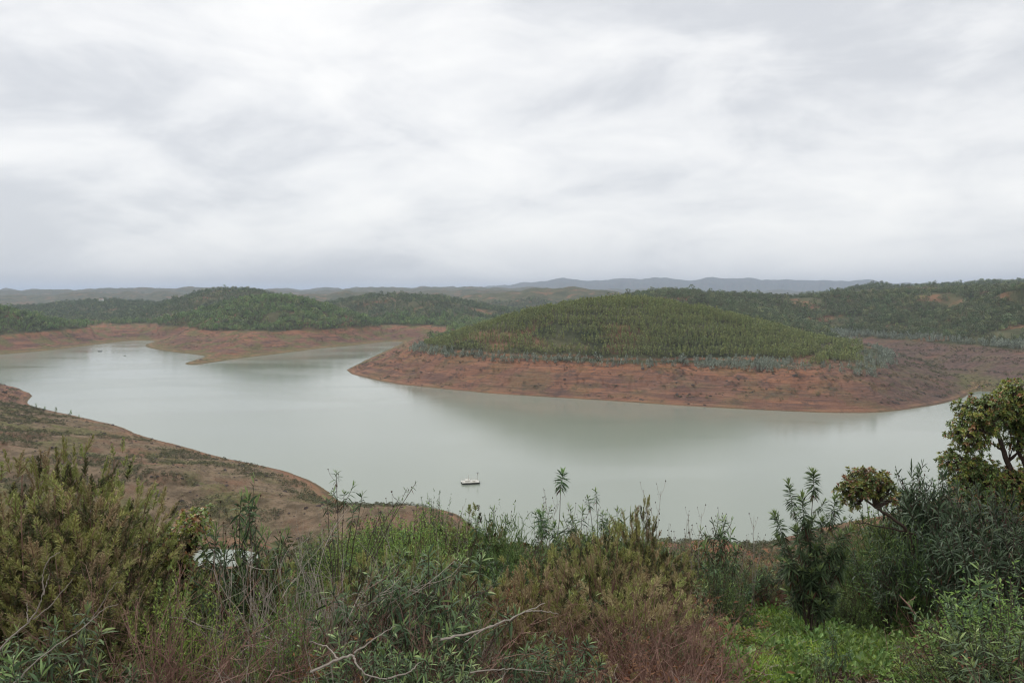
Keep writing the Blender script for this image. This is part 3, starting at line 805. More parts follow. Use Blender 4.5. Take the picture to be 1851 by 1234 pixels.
def plant_landscape():
    rng = np.random.default_rng(11)
    main_t = lambda px, y: (px > 690) & (px < 1640) & (y < 800) & (y > 470)
    # ---- main hill: plantation and blue belt
    x, y = wedge_points(rng, 480, 800, 2.25, 0)
    # planting rows: nudge to parallel lines running up the slope
    h, s = height(x, y, True); px, py = to_px(x, y, h)
    on = main_t(px, y) & (y < 640 + 80)
    lim = h + fbm(x / 25, y / 25, 3, 131) * 1.6 + 3.0 * sstep(1340, 1500, px)
    belt = on & (lim > 16.3) & (lim < 20.2) & (s > 30) & (px > 740) & (px < 1640) & ((px < 1480) | (rng.random(len(x)) < .5))
    track = (lim >= 20.2) & (lim < 21.4) & (px > 820)
    stand = on & (lim >= 20.2) & ~track & (px < 1560)
    vis = visible(x, y, h + 5)
    gap = fbm(x / 70, h / 2.2, 3, 133) + 0.3 * fbm(x / 9, y / 9, 2, 137) < -0.27
    rowf = (h + fbm(x / 50, y / 50, 2, 139) * 2.5) / 6.5; rowf = rowf - np.floor(rowf)
    stand &= vis & ~gap & ~((rowf < 0.20) & (rng.random(len(x)) < 0.97))
    belt &= vis & (rng.random(len(x)) < 0.60)
    groups = []

    def split(mask, protokind, mat, hmean, hsd, wid, name, label_one, group, cat, label_rest):
        X, Y, Z = x[mask], y[mask], h[mask]
        if not len(X): return
        n = len(X); protos = [tree_proto(rng, protokind) for _ in range(7)]
        hs = np.clip(rng.normal(hmean, hsd, n), hmean * 0.45, hmean * 1.5) * (1 + 0.12 * fbm(X / 30, Y / 30, 2, 141))
        order = np.argsort(-hs / Y); top = order[:300]; rest = order[300:]
        meshes = [p.mesh(name, [M[mat], M['trunk']]) for p in protos]
        rz = rng.uniform(0, 6.28, n); ws = rng.uniform(0.85, 1.25, n) * wid
        for i in top:
            o = link(name, meshes[int(rng.integers(7))], loc=(X[i], Y[i], Z[i] - 0.05))
            o.rotation_euler = (0, 0, rz[i]); o.scale = (hs[i] * ws[i], hs[i] * ws[i], hs[i])
            tag(o, label_one, cat, group)
        if len(rest):
            scl = np.stack([hs * ws, hs * ws, hs], -1)
            scatter(name + '_stand', protos, [M[mat], M['trunk']], np.stack([X, Y, Z - 0.05], -1)[rest], scl[rest], rots(len(rest), rng, 0.03), rng.integers(0, 7, len(rest)), label_rest, cat)
    split(stand, 'gum', 'euc', 4.7, 0.8, 1.1, 'plantation_tree', 'slender yellow-green plantation tree in the lower rows of the rounded hill', 'plantation trees on the rounded hill', 'tree',
          'dense yellow-green tree plantation covering the rounded hill behind the lake')
    split(belt, 'bush', 'euc_blue', 3.3, 0.8, 0.95, 'blue_gum_bush', 'blue-grey young gum bush in the belt above the red bank of the hill', 'blue-grey belt along the hill foot', 'bush',
          'blue-grey gum bushes further along the belt at the hill foot')
    # ---- woods further off
    for (d0, d1, sp, hm) in ((560, 900, 3.3, 4.0), (900, 1300, 4.0, 4.4), (1300, 2150, 6.0, 4.4)):
        x, y = wedge_points(rng, d0, d1, sp, 40)
        h, s = height(x, y, True); px, py = to_px(x, y, h)
        lim = h + fbm(x / 25, y / 25, 3, 131) * 1.6
        nz = fbm(x / 70, y / 70, 4, 151)
        ok = (lim > 18.6) & (s > 32) & ~(main_t(px, y) & (y < 720)) & visible(x, y, h + 5) & (nz + 0.5 * fbm(x / 14, y / 14, 2, 153) < np.where(px > 1450, 0.24, 0.38))
        left = px < 900
        for side, mat, kind, nm, lab in ((left, 'pine', 'pine', 'pine_wood', 'dark green rounded woodland covering the hills across the lake'),
                                         (~left, 'olive', 'pine', 'slope_wood', 'dull olive woodland on the slopes behind the rounded hill')):
            k = ok & side; n = int(k.sum())
            if n < 5: continue
            hs = np.clip(rng.gamma(9, hm / 9, n), 2.2, 12)
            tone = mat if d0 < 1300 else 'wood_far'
            belt = (lim[k] < 22.0) & (px[k] > 1400)
            protos = [tree_proto(rng, kind) for _ in range(8)]
            for q_ in protos[3:6]: q_.qm[0] = np.full(len(q_.qm[0]), 2)
            for q_ in protos[6:7]: q_.qm[0] = np.full(len(q_.qm[0]), 3)
            lab2 = lab + {560: ', nearest part', 900: ', middle part', 1300: ', farthest part'}[d0]
            scatter(nm, protos, [M[tone], M['trunk'], M['wood_dark'], M['wood_pale']], np.stack([x[k], y[k], h[k] - 0.1], -1)[~belt], np.stack([hs, hs, hs], -1)[~belt] * rng.uniform(0.9, 1.2, (n, 1))[~belt], rots(n, rng, 0.04)[~belt], np.clip((fbm(x[k] / 45, y[k] / 45, 3, 157) * 5 + rng.uniform(0, 8, n)).astype(int), 0, 7)[~belt], lab2, 'woodland')
            if belt.sum() > 5:
                nb = int(belt.sum()); protos = [tree_proto(rng, 'bush') for _ in range(6)]
                hb = np.clip(rng.normal(4.2, 0.8, nb), 2, 6)
                scatter('gum_thicket', protos, [M['euc_blue'], M['trunk']], np.stack([x[k], y[k], h[k] - 0.1], -1)[belt], np.stack([hb, hb, hb], -1), rots(nb, rng, 0.04), rng.integers(0, 6, nb),
                        'blue-grey gum thicket along the bank across the inlet' + {560: '', 900: ', farther part', 1300: ', farthest part'}[d0], 'thicket')
    # ---- scrub on the bare banks and the near peninsula
    x, y = wedge_points(rng, 130, 470, 1.25, 60)
    h, s = height(x, y, True); px, py = to_px(x, y, h)
    nz = fbm(x / 34, y / 24, 4, 161) * 1.15 + 0.30 * fbm(x / 5, y / 5, 2, 165)
    pen = (px < 900) & (y > 150) & (h < 19) & (s > 5) & (x < 10)
    k = pen & (nz > 0.06) & (rng.random(len(x)) < 0.9) & visible(x, y, h + .6)
    n = int(k.sum()); hs = np.clip(rng.normal(0.62, 0.24, n), 0.2, 1.4)
    scatter('bank_scrub', [tree_proto(rng, 'scrub') for _ in range(6)], [M['scrub']], np.stack([x, y, h - 0.03], -1)[k], np.stack([hs * 1.2, hs * 1.2, hs], -1), rots(n, rng), rng.integers(0, 6, n),
            'low dark scrub in patches over the brown peninsula', 'scrub')
    k = pen & (rng.random(len(x)) < 0.34) & (nz < 0.3) & visible(x, y, h + .5)
    n = int(k.sum()); hs = np.clip(rng.normal(0.3, 0.1, n), 0.12, 0.6)
    scatter('dry_tussocks', [tree_proto(rng, 'scrub') for _ in range(5)], [M['straw']], np.stack([x, y, h - 0.03], -1)[k], np.stack([hs * 1.3, hs * 1.3, hs], -1), rots(n, rng), rng.integers(0, 5, n),
            'pale dry grass tussocks dotted over the brown peninsula', 'grass')
    x, y = wedge_points(rng, 440, 780, 2.4, 40)
    h, s = height(x, y, True); px, py = to_px(x, y, h)
    nz = fbm(x / 30, h / 3.0 + y / 60, 4, 171) + 0.5 * fbm(x / 6, y / 6, 2, 175)
    k = (h < 18.2) & (s > 5) & (nz > np.where(x > 250, -.02, np.where(x > 130, 0.10, 0.25))) & (rng.random(len(x)) < 0.6) & visible(x, y, h + 1)
    n = int(k.sum()); hs = np.clip(rng.normal(0.75, 0.3, n), 0.3, 1.7)
    scatter('red_bank_scrub', [tree_proto(rng, 'scrub') for _ in range(6)], [M['scrub']], np.stack([x, y, h - 0.05], -1)[k], np.stack([hs * 1.5, hs * 1.5, hs], -1), rots(n, rng), rng.integers(0, 6, n),
            'dark scrub and brush clinging to the red banks of the hill', 'scrub')
    # slate outcrops
    def rock(rng):
        mb = MB(); o = np.array([[1, 0, 0], [.5, .8, 0], [-.5, .9, 0], [-1, 0, 0], [-.5, -.8, 0], [.6, -.9, 0]], float) * rng.uniform(.7, 1.2, (6, 1))
        top = o * rng.uniform(.45, .8, (6, 1)) + [0, 0, 1]; top[:, 2] *= rng.uniform(.5, 1.1, 6)
        o[:, 2] = -0.3
        mb.add(np.concatenate([o, top]), [[i, (i + 1) % 6, 6 + (i + 1) % 6, 6 + i] for i in range(6)], [[6, 7, 8], [6, 8, 9], [6, 9, 10], [6, 10, 11]])
        return mb
    k = (h < 17) & (s > 2) & (nz > 0.15) & (rng.random(len(x)) < 0.22) & visible(x, y, h + 1)
    n = int(k.sum()); hs = np.clip(rng.gamma(2.0, 0.22, n), 0.15, 1.3)
    scatter('slate_outcrops', [rock(rng) for _ in range(6)], [M['stone']], np.stack([x, y, h], -1)[k], np.stack([hs * 1.6, hs * 1.2, hs * .6], -1), rots(n, rng, .15), rng.integers(0, 6, n),
            'dark broken slate ledges on the red bank', 'rocks')
    x2, y2 = wedge_points(rng, 150, 440, 1.6, 40); h2, s2 = height(x2, y2, True); px2, _ = to_px(x2, y2, h2)
    k = (px2 < 860) & (h2 < 17) & (s2 > 1) & (x2 < 10) & (rng.random(len(x2)) < 0.10 + 0.25 * (fbm(x2 / 15, y2 / 15, 3, 185) > .25)) & visible(x2, y2, h2 + .5)
    n = int(k.sum()); hs = np.clip(rng.gamma(2.0, 0.11, n), 0.08, 0.7)
    scatter('shore_stones', [rock(rng) for _ in range(6)], [M['stone']], np.stack([x2, y2, h2], -1)[k], np.stack([hs * 1.5, hs * 1.2, hs * .7], -1), rots(n, rng, .15), rng.integers(0, 6, n),
            'scattered stones on the brown peninsula', 'stones')
    # far shore flats
    x, y = wedge_points(rng, 690, 1150, 3.6, 40)
    h, s = height(x, y, True); px, py = to_px(x, y, h)
    nz = fbm(x / 40, y / 40, 4, 181)
    k = (px < 800) & (h < 18) & (h > 3) & (s > 10) & (nz > 0.12) & (rng.random(len(x)) < 0.6)
    n = int(k.sum()); hs = np.clip(rng.normal(0.8, 0.25, n), 0.3, 1.8)
    scatter('far_shore_scrub', [tree_proto(rng, 'scrub') for _ in range(5)], [M['scrub']], np.stack([x, y, h - 0.05], -1)[k], np.stack([hs * 1.8, hs * 1.8, hs], -1), rots(n, rng), rng.integers(0, 5, n),
            'dull green weeds and scrub on the flat far shore', 'scrub')
    # slope below the viewpoint, hidden in part by the near bushes
    x, y = wedge_points(rng, 24, 190, 1.5, 60)
    h, s = height(x, y, True)
    k = (s > 6) & (y < 210) & (np.hypot(x, y) > 24) & (h > 5)
    k &= rng.random(len(x)) < 0.7
    n = int(k.sum()); hs = np.clip(rng.normal(0.8, 0.25, n), 0.3, 1.5)
    scatter('hillside_scrub', [tree_proto(rng, 'scrub') for _ in range(6)], [M['scrub']], np.stack([x, y, h - 0.05], -1)[k], np.stack([hs * 1.2, hs * 1.2, hs], -1), rots(n, rng), rng.integers(0, 6, n),
            'scrub on the steep hillside dropping to the lake', 'scrub')


plant_landscape()
# ------------------------------------------------------------------ foreground plants
def bez(a, b, c, n, rng, wig=0.0):
    t = np.linspace(0, 1, n)[:, None]
    p = (1 - t) ** 2 * a + 2 * t * (1 - t) * b + t ** 2 * c
    w = rng.normal(0, wig, (n, 3)); w[0] = 0; w[-1] = 0
    return p + w


def along(pts, t):
    pts = np.asarray(pts); n = len(pts) - 1
    f = np.clip(np.asarray(t) * n, 0, n - 1e-6); i = f.astype(int); f = (f - i)[:, None]
    return pts[i] * (1 - f) + pts[i + 1] * f


def radial(axis, ang, elev):
    """directions round an axis: elev 90 deg = along it"""
    axis = unit(np.broadcast_to(axis, (len(ang), 3)))
    ref = np.where(np.abs(axis[:, 2:3]) > 0.95, np.array([[1.0, 0, 0]]), np.array([[0, 0, 1.0]]))
    a = unit(np.cross(axis, ref)); b = np.cross(axis, a)
    return np.cos(elev)[:, None] * (np.cos(ang)[:, None] * a + np.sin(ang)[:, None] * b) + np.sin(elev)[:, None] * axis


def dome(rng, n, spread, h, shell=0.5, low=0.15):
    a = rng.uniform(0, 6.28, n); el = np.arcsin(rng.uniform(low, 1, n)); r = rng.uniform(shell, 1, n) ** 0.7
    lump = 1 + 0.22 * np.sin(a * 3 + rng.uniform(0, 6)) + 0.15 * np.sin(a * 5 + el * 4 + rng.uniform(0, 6))
    return np.stack([np.cos(a) * np.cos(el) * spread * r * lump, np.sin(a) * np.cos(el) * spread * r * lump, np.sin(el) * h * r * (0.75 + 0.25 * lump)], -1)


def rockrose(rng, h=1.0, spread=0.4, n=14, tips=None, foot=0.03, L=0.085, shoots=3, spike=(0.16, 0.34), caps=0.35, young=1, dens=1.0, lm='rock_leaf'):
    st, lf, cp = MB(), MB(), MB()
    if tips is None:
        a = rng.uniform(0, 6.28, n); r = spread * np.sqrt(rng.uniform(0.02, 1, n))
        tips = np.stack([np.cos(a) * r, np.sin(a) * r, h * (1 - 0.4 * (r / spread) ** 2) * rng.uniform(0.68, 1.03, n)], -1)
    tips = np.asarray(tips, float)

    def leafy(path, sl, Ls):
        ln = np.linalg.norm(np.diff(path, axis=0), axis=1).sum(); f0 = max(0.05, 1 - sl / ln)
        k = int(max(12, sl / 0.0082 * dens)); u = np.linspace(0, 1, k)
        P = along(path, f0 + (1 - f0) * u); ax = unit(path[-1] - path[-2])
        ax = unit(ax + np.array([0, 0, 0.5]))
        ang = np.arange(k) * 2.4 + rng.uniform(0, 6.28, k) * 0.3
        el = np.radians(-38 + 112 * u ** 1.5) + rng.normal(0, 0.22, k)
        D = radial(ax, ang, el)
        Ln = Ls * (0.55 + 0.6 * np.sin(np.pi * (0.25 + 0.62 * (1 - u)))) * rng.uniform(0.75, 1.15, k)
        Ln *= 1 - 0.45 * (u > 0.9)
        yg = (u > 0.80) & (young > 0); old = (u < 0.16) & (rng.random(k) < 0.5)
        dr = 0.30 * (1 - u) + 0.12
        for msk, mi in ((~yg & ~old, 0), (yg, 1), (old, 2)):
            if msk.any(): lf.leaves(P[msk], D[msk], Ln[msk], Ln[msk] * 0.15, mi, dr[msk], rng)
    for tp in tips:
        b = np.array([*rng.normal(0, foot, 2), -0.05])
        mid = np.array([tp[0] * rng.uniform(.1, .45), tp[1] * rng.uniform(.1, .45), tp[2] * rng.uniform(.45, .65)])
        path = bez(b, mid, tp, 8, rng, 0.008)
        st.tube(path, np.linspace(0.0085, 0.0022, 8) * (0.6 + 0.4 * h), 4)
        leafy(path, min(rng.uniform(*spike), tp[2] * 0.75), L * rng.uniform(.8, 1.15))
        for _ in range(rng.poisson(shoots)):
            t = rng.uniform(0.38, 0.88); q = along(path, np.array([t]))[0]
            a = rng.uniform(0, 6.28); ln = rng.uniform(0.10, 0.26) * (0.5 + 0.5 * h)
            e = q + np.array([math.cos(a) * ln * 0.75, math.sin(a) * ln * 0.75, ln * rng.uniform(0.4, 1.1)])
            sp = bez(q, q + (e - q) * [0.7, 0.7, 0.25], e, 5, rng, 0.004)
            st.tube(sp, np.linspace(0.005, 0.002, 5), 3)
            leafy(sp, ln * 0.95, L * rng.uniform(.6, 1.0))
        if rng.random() < caps:
            for _ in range(rng.integers(2, 6)):
                q = along(path, np.array([rng.uniform(.72, .97)]))[0]; a = rng.uniform(0, 6.28); ln = rng.uniform(0.08, 0.2)
                e = q + np.array([math.cos(a) * ln * .6, math.sin(a) * ln * .6, ln * rng.uniform(.5, 1)])
                st.tube(bez(q, q + (e - q) * [.8, .8, .3], e, 4, rng), 0.0016, 3); cp.blob([e], rng.uniform(.006, .0095))
    return [('stem', st.mesh('stem', [M['rock_stem']])), ('leaves', lf.mesh('leaves', [M[lm], M['rock_young'], M['rock_old']])), ('seed_heads', cp.mesh('seed_heads', [M['capsule']]))]


def heath(rng, h=1.0, spread=0.5, n=130, tan=0.15, fresh=0.6, pl=(0.16, 0.34)):
    st, lf = MB(), MB()
    P = dome(rng, n, spread, h, 0.35, 0.1)
    P[:, 2] = np.maximum(P[:, 2] - 0.08 * h, 0.04)
    ctr = np.array([0, 0, 0.05])
    for p in P:
        out = unit(p * [1, 1, 0.25] + 1e-3); ax = unit(out * rng.uniform(.3, 1.6) + [0, 0, .85] + rng.normal(0, .35, 3)); ln = rng.uniform(*pl) * (0.6 + 0.4 * h)
        tip = p + ax * ln
        if rng.random() < 90.0 / n:
            st.tube(bez(ctr + rng.normal(0, .04, 3) * [1, 1, 0], p * [.5, .5, .45], p, 4, rng, .01), np.linspace(.008, .003, 4), 3)
        st.tube([p, tip], [.003, .0015], 3)
        k = int(140 * ln / 0.28); u = rng.uniform(0, 1, k)
        D = radial(ax, rng.uniform(0, 6.28, k), np.radians(rng.uniform(28, 70, k)))
        Ln = (0.016 + 0.040 * (1 - u)) * rng.uniform(.6, 1.3, k)
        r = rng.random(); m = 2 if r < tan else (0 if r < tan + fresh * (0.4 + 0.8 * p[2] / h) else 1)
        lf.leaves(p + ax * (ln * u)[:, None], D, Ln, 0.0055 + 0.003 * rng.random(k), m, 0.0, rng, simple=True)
    return [('stem', st.mesh('stem', [M['dead_red']])), ('leaves', lf.mesh('leaves', [M['heath_leaf'], M['heath_dark'], M['heath_tan']]))]


def broom(rng, h=1.0, spread=0.55, n=1700):
    st, lf = MB(), MB()
    P = dome(rng, n, spread * .9, h * .86, 0.3, 0.02); P[:, 2] += 0.02
    D = unit(P * [1.1, 1.1, 0.2] / max(spread, .1) + [0, 0, .8] + rng.normal(0, .42, (n, 3)))
    lf.leaves(P, D, rng.uniform(.07, .17, n) * (0.5 + 0.5 * h), rng.uniform(.004, .007, n), 0, 0.12, rng)
    k = n * 2; i = rng.integers(0, n, k); u = rng.uniform(.1, 1, k)[:, None]
    lf.leaves(P[i] + D[i] * .12 * u, D[i] + rng.normal(0, .7, (k, 3)), rng.uniform(.014, .03, k), .008, 1, 0, rng, simple=True)
    for a in rng.uniform(0, 6.28, 12):
        e = np.array([math.cos(a) * spread * .6, math.sin(a) * spread * .6, h * rng.uniform(.4, .7)])
        st.tube(bez(np.array([0, 0, -.05]), e * [.3, .3, .6], e, 5, rng, .01), np.linspace(.011, .003, 5), 3)
    return [('stem', st.mesh('stem', [M['rock_stem']])), ('leaves', lf.mesh('leaves', [M['broom'], M['green']]))]


def leafy_bush(rng, h=0.8, spread=0.5, n=110, mats=('lime', 'green'), L=0.045, per=24, mixv=0.6, shell=.35):
    st, lf = MB(), MB()
    P = dome(rng, n, spread, h, shell, 0.05)
    for p in P:
        b = np.array([*rng.normal(0, .05, 2), -.03]); path = bez(b, p * [.75, .75, .45], p, 5, rng, .015)
        if rng.random() < .5: st.tube(path, np.linspace(.007, .002, 5), 3)
        k = per; u = 1 - .55 * rng.uniform(0, 1, k) ** 1.4; Q = along(path, u)
        D = unit(radial(unit(path[-1] - path[-2] + [0, 0, .15]), np.arange(k) * 2.4, np.radians(rng.uniform(5, 65, k))) + [0, 0, .15])
        m = 0 if rng.random() < mixv else 1
        Ln = L * rng.uniform(.6, 1.2, k)
        lf.leaves(Q, D, Ln, Ln * .32, m, .15, rng, simple=L < .05)
    return [('stem', st.mesh('stem', [M['rock_stem']])), ('leaves', lf.mesh('leaves', [M[m] for m in mats]))]


def rosettes(lf, P, ax, rng, L=0.075, rust=0.18, young=0.2, per=13):
    for p, a in zip(P, ax):
        k = per; D = radial(a, np.arange(k) * 2.4 + rng.uniform(0, 6), np.radians(rng.uniform(-12, 68, k)))
        Ln = L * rng.uniform(.6, 1.15, k); r = rng.random()
        m = np.where(rng.random(k) < (0.75 if r < rust else 0.07), 2, 1 if r > 1 - young else 0)
        for mi in (0, 1, 2):
            q = m == mi
            if q.any(): lf.leaves(p + D[q] * .006, D[q], Ln[q], Ln[q] * .40, mi, .16, rng)


def arbutus(rng, limbs, blobs, per_m3=420, L=0.075, rust=.2, young=.2):
    """limbs: list of (points, r0, r1); blobs: list of (centre, radii, limb point)"""
    st, lf = MB(), MB()
    for pts, r0, r1 in limbs:
        pts = np.asarray(pts, float); t = np.linspace(0, 1, len(pts) * 4)
        P = along(pts, t); k = np.ones(5) / 5
        Ps = np.stack([np.convolve(np.pad(P[:, i], 2, mode='edge'), k, 'valid') for i in range(3)], -1); Ps[0] = P[0]; Ps[-1] = P[-1]
        st.tube(Ps + rng.normal(0, .006, Ps.shape), np.linspace(r0, r1, len(Ps)), 6)
    for c, R, src in blobs:
        c, R, src = np.asarray(c, float), np.asarray(R, float), np.asarray(src, float)
        n = int(max(14, per_m3 * R[0] * R[1] * R[2] * 7.5))
        d = unit(rng.normal(0, 1, (n, 3))); rr = rng.uniform(.30, 1, n) ** .45
        lump = (1 + .25 * np.sin(d[:, 0] * 5 + c[0] * 9) * np.cos(d[:, 2] * 4 + c[2] * 7)) * rng.uniform(.8, 1.3, n)
        P = c + d * R * (rr * lump)[:, None]
        ax = unit(d * [1, 1, .8] + [0, 0, .55])
        hubs = c + unit(rng.normal(0, 1, (max(5, n // 9), 3))) * R * rng.uniform(.3, .6, (max(5, n // 9), 1))
        for hb in hubs:
            st.tube(bez(src, (src + hb) / 2 + rng.normal(0, .05, 3) + [0, 0, .05], hb, 5, rng, .01), np.linspace(.017, .006, 5), 4)
        for p in P:
            hb = hubs[np.argmin(((hubs - p) ** 2).sum(1))]
            st.tube(bez(hb, (hb + p) / 2 + rng.normal(0, .02, 3), p, 4, rng), np.linspace(.006, .0025, 4), 3)
        rosettes(lf, P, ax, rng, L, rust, young)
    return [('trunk', st.mesh('trunk', [M['arb_bark']])), ('crown', lf.mesh('crown', [M['arb_leaf'], M['arb_young'], M['arb_rust']]))]


def twigs(rng, h=0.9, spread=0.5, n=14, mat='dead_grey', levels=2, kids=4, lay=0.0, r0=0.006, leafm=None):
    st, lf = MB(), MB()

    def grow(p, d, ln, r, lev):
        k = 5; pts = [p]; dd = d.copy()
        for i in range(k - 1):
            dd = unit(dd + rng.normal(0, .17, 3) + [0, 0, .03 - lay * .12]); pts.append(pts[-1] + dd * ln / (k - 1))
        pts = np.array(pts); st.tube(pts, np.linspace(r, r * .4, k), 3)
        if lev > 0:
            for _ in range(kids):
                t = rng.uniform(.3, 1); q = along(pts, np.array([t]))[0]
                grow(q, unit(dd + rng.normal(0, .5, 3)), ln * rng.uniform(.35, .65), r * .55, lev - 1)
        elif leafm:
            u = rng.uniform(.2, 1, 5); Q = along(pts, u); lf.leaves(Q, rng.normal(0, 1, (5, 3)) + [0, 0, -.4], rng.uniform(.02, .05, 5), .012, 0, .3, rng, simple=True)
    for _ in range(n):
        a = rng.uniform(0, 6.28); r = rng.uniform(0, .12)
        d = unit(np.array([math.cos(a) * spread / h, math.sin(a) * spread / h, 1.0 - lay * .75]) * [rng.uniform(.2, 1), rng.uniform(.2, 1), 1])
        grow(np.array([math.cos(a) * r, math.sin(a) * r, -.04]), d, h * rng.uniform(.55, 1.0), r0, levels)
    out = [('stem', st.mesh('stem', [M[mat]]))]
    if leafm: out.append(('leaves', lf.mesh('leaves', [M[leafm]])))
    return out


def stalks(rng, h=1.0, n=3, mat='straw', seeds=True):
    """tall thin dry stalks with small seed heads"""
    st, cp = MB(), MB()
    for _ in range(n):
        a = rng.uniform(0, 6.28); e = np.array([math.cos(a) * .12 * h, math.sin(a) * .12 * h, h * rng.uniform(.7, 1)])
        pth = bez(np.array([*rng.normal(0, .03, 2), -.03]), e * [.2, .2, .6], e, 8, rng, .008)
        st.tube(pth, np.linspace(.0045, .0016, 8), 3)
        for t in rng.uniform(.5, 1, 9):
            q = along(pth, np.array([t]))[0]; b = rng.uniform(0, 6.28); ln = rng.uniform(.05, .14) * (1.2 - t * .5)
            g = q + np.array([math.cos(b) * ln * .6, math.sin(b) * ln * .6, ln])
            st.tube(bez(q, q + (g - q) * [.7, .7, .3], g, 3, rng), .0014, 3)
            if seeds: cp.blob([g], rng.uniform(.004, .009))
    return [('stem', st.mesh('stem', [M['dead_red' if mat != 'straw' else 'dead_grey']])), ('seed_heads', cp.mesh('seed_heads', [M['capsule']]))]


def plant(name, parts, loc, label, cat, group=None, rz=0.0, s=(1, 1, 1)):
    e = link(name, None, loc=loc)
    e.empty_display_size = 0.2
    e.rotation_euler = (0, 0, rz); e.scale = s
    tag(e, label, cat, group)
    for pn, me in parts:
        if len(me.polygons): link(pn, me, e)
    return e


def gz(px, d):
    x = (px - CX) * d / F_PX
    return x, d, float(ground(x, d)[0])


SKY_PX = np.array([(-80, 880), (0, 868), (60, 842), (110, 832), (200, 846), (250, 900), (300, 955), (345, 1022), (430, 1022), (470, 985), (560, 950), (620, 940), (660, 925), (780, 938), (850, 948), (940, 950), (1000, 952), (1100, 938), (1200, 955), (1300, 965), (1380, 988), (1440, 985), (1520, 975), (1575, 950), (1600, 930), (1645, 898), (1740, 885), (1851, 885), (1950, 880)], float)


def sky_at(px):
    return np.interp(px, SKY_PX[:, 0], SKY_PX[:, 1])


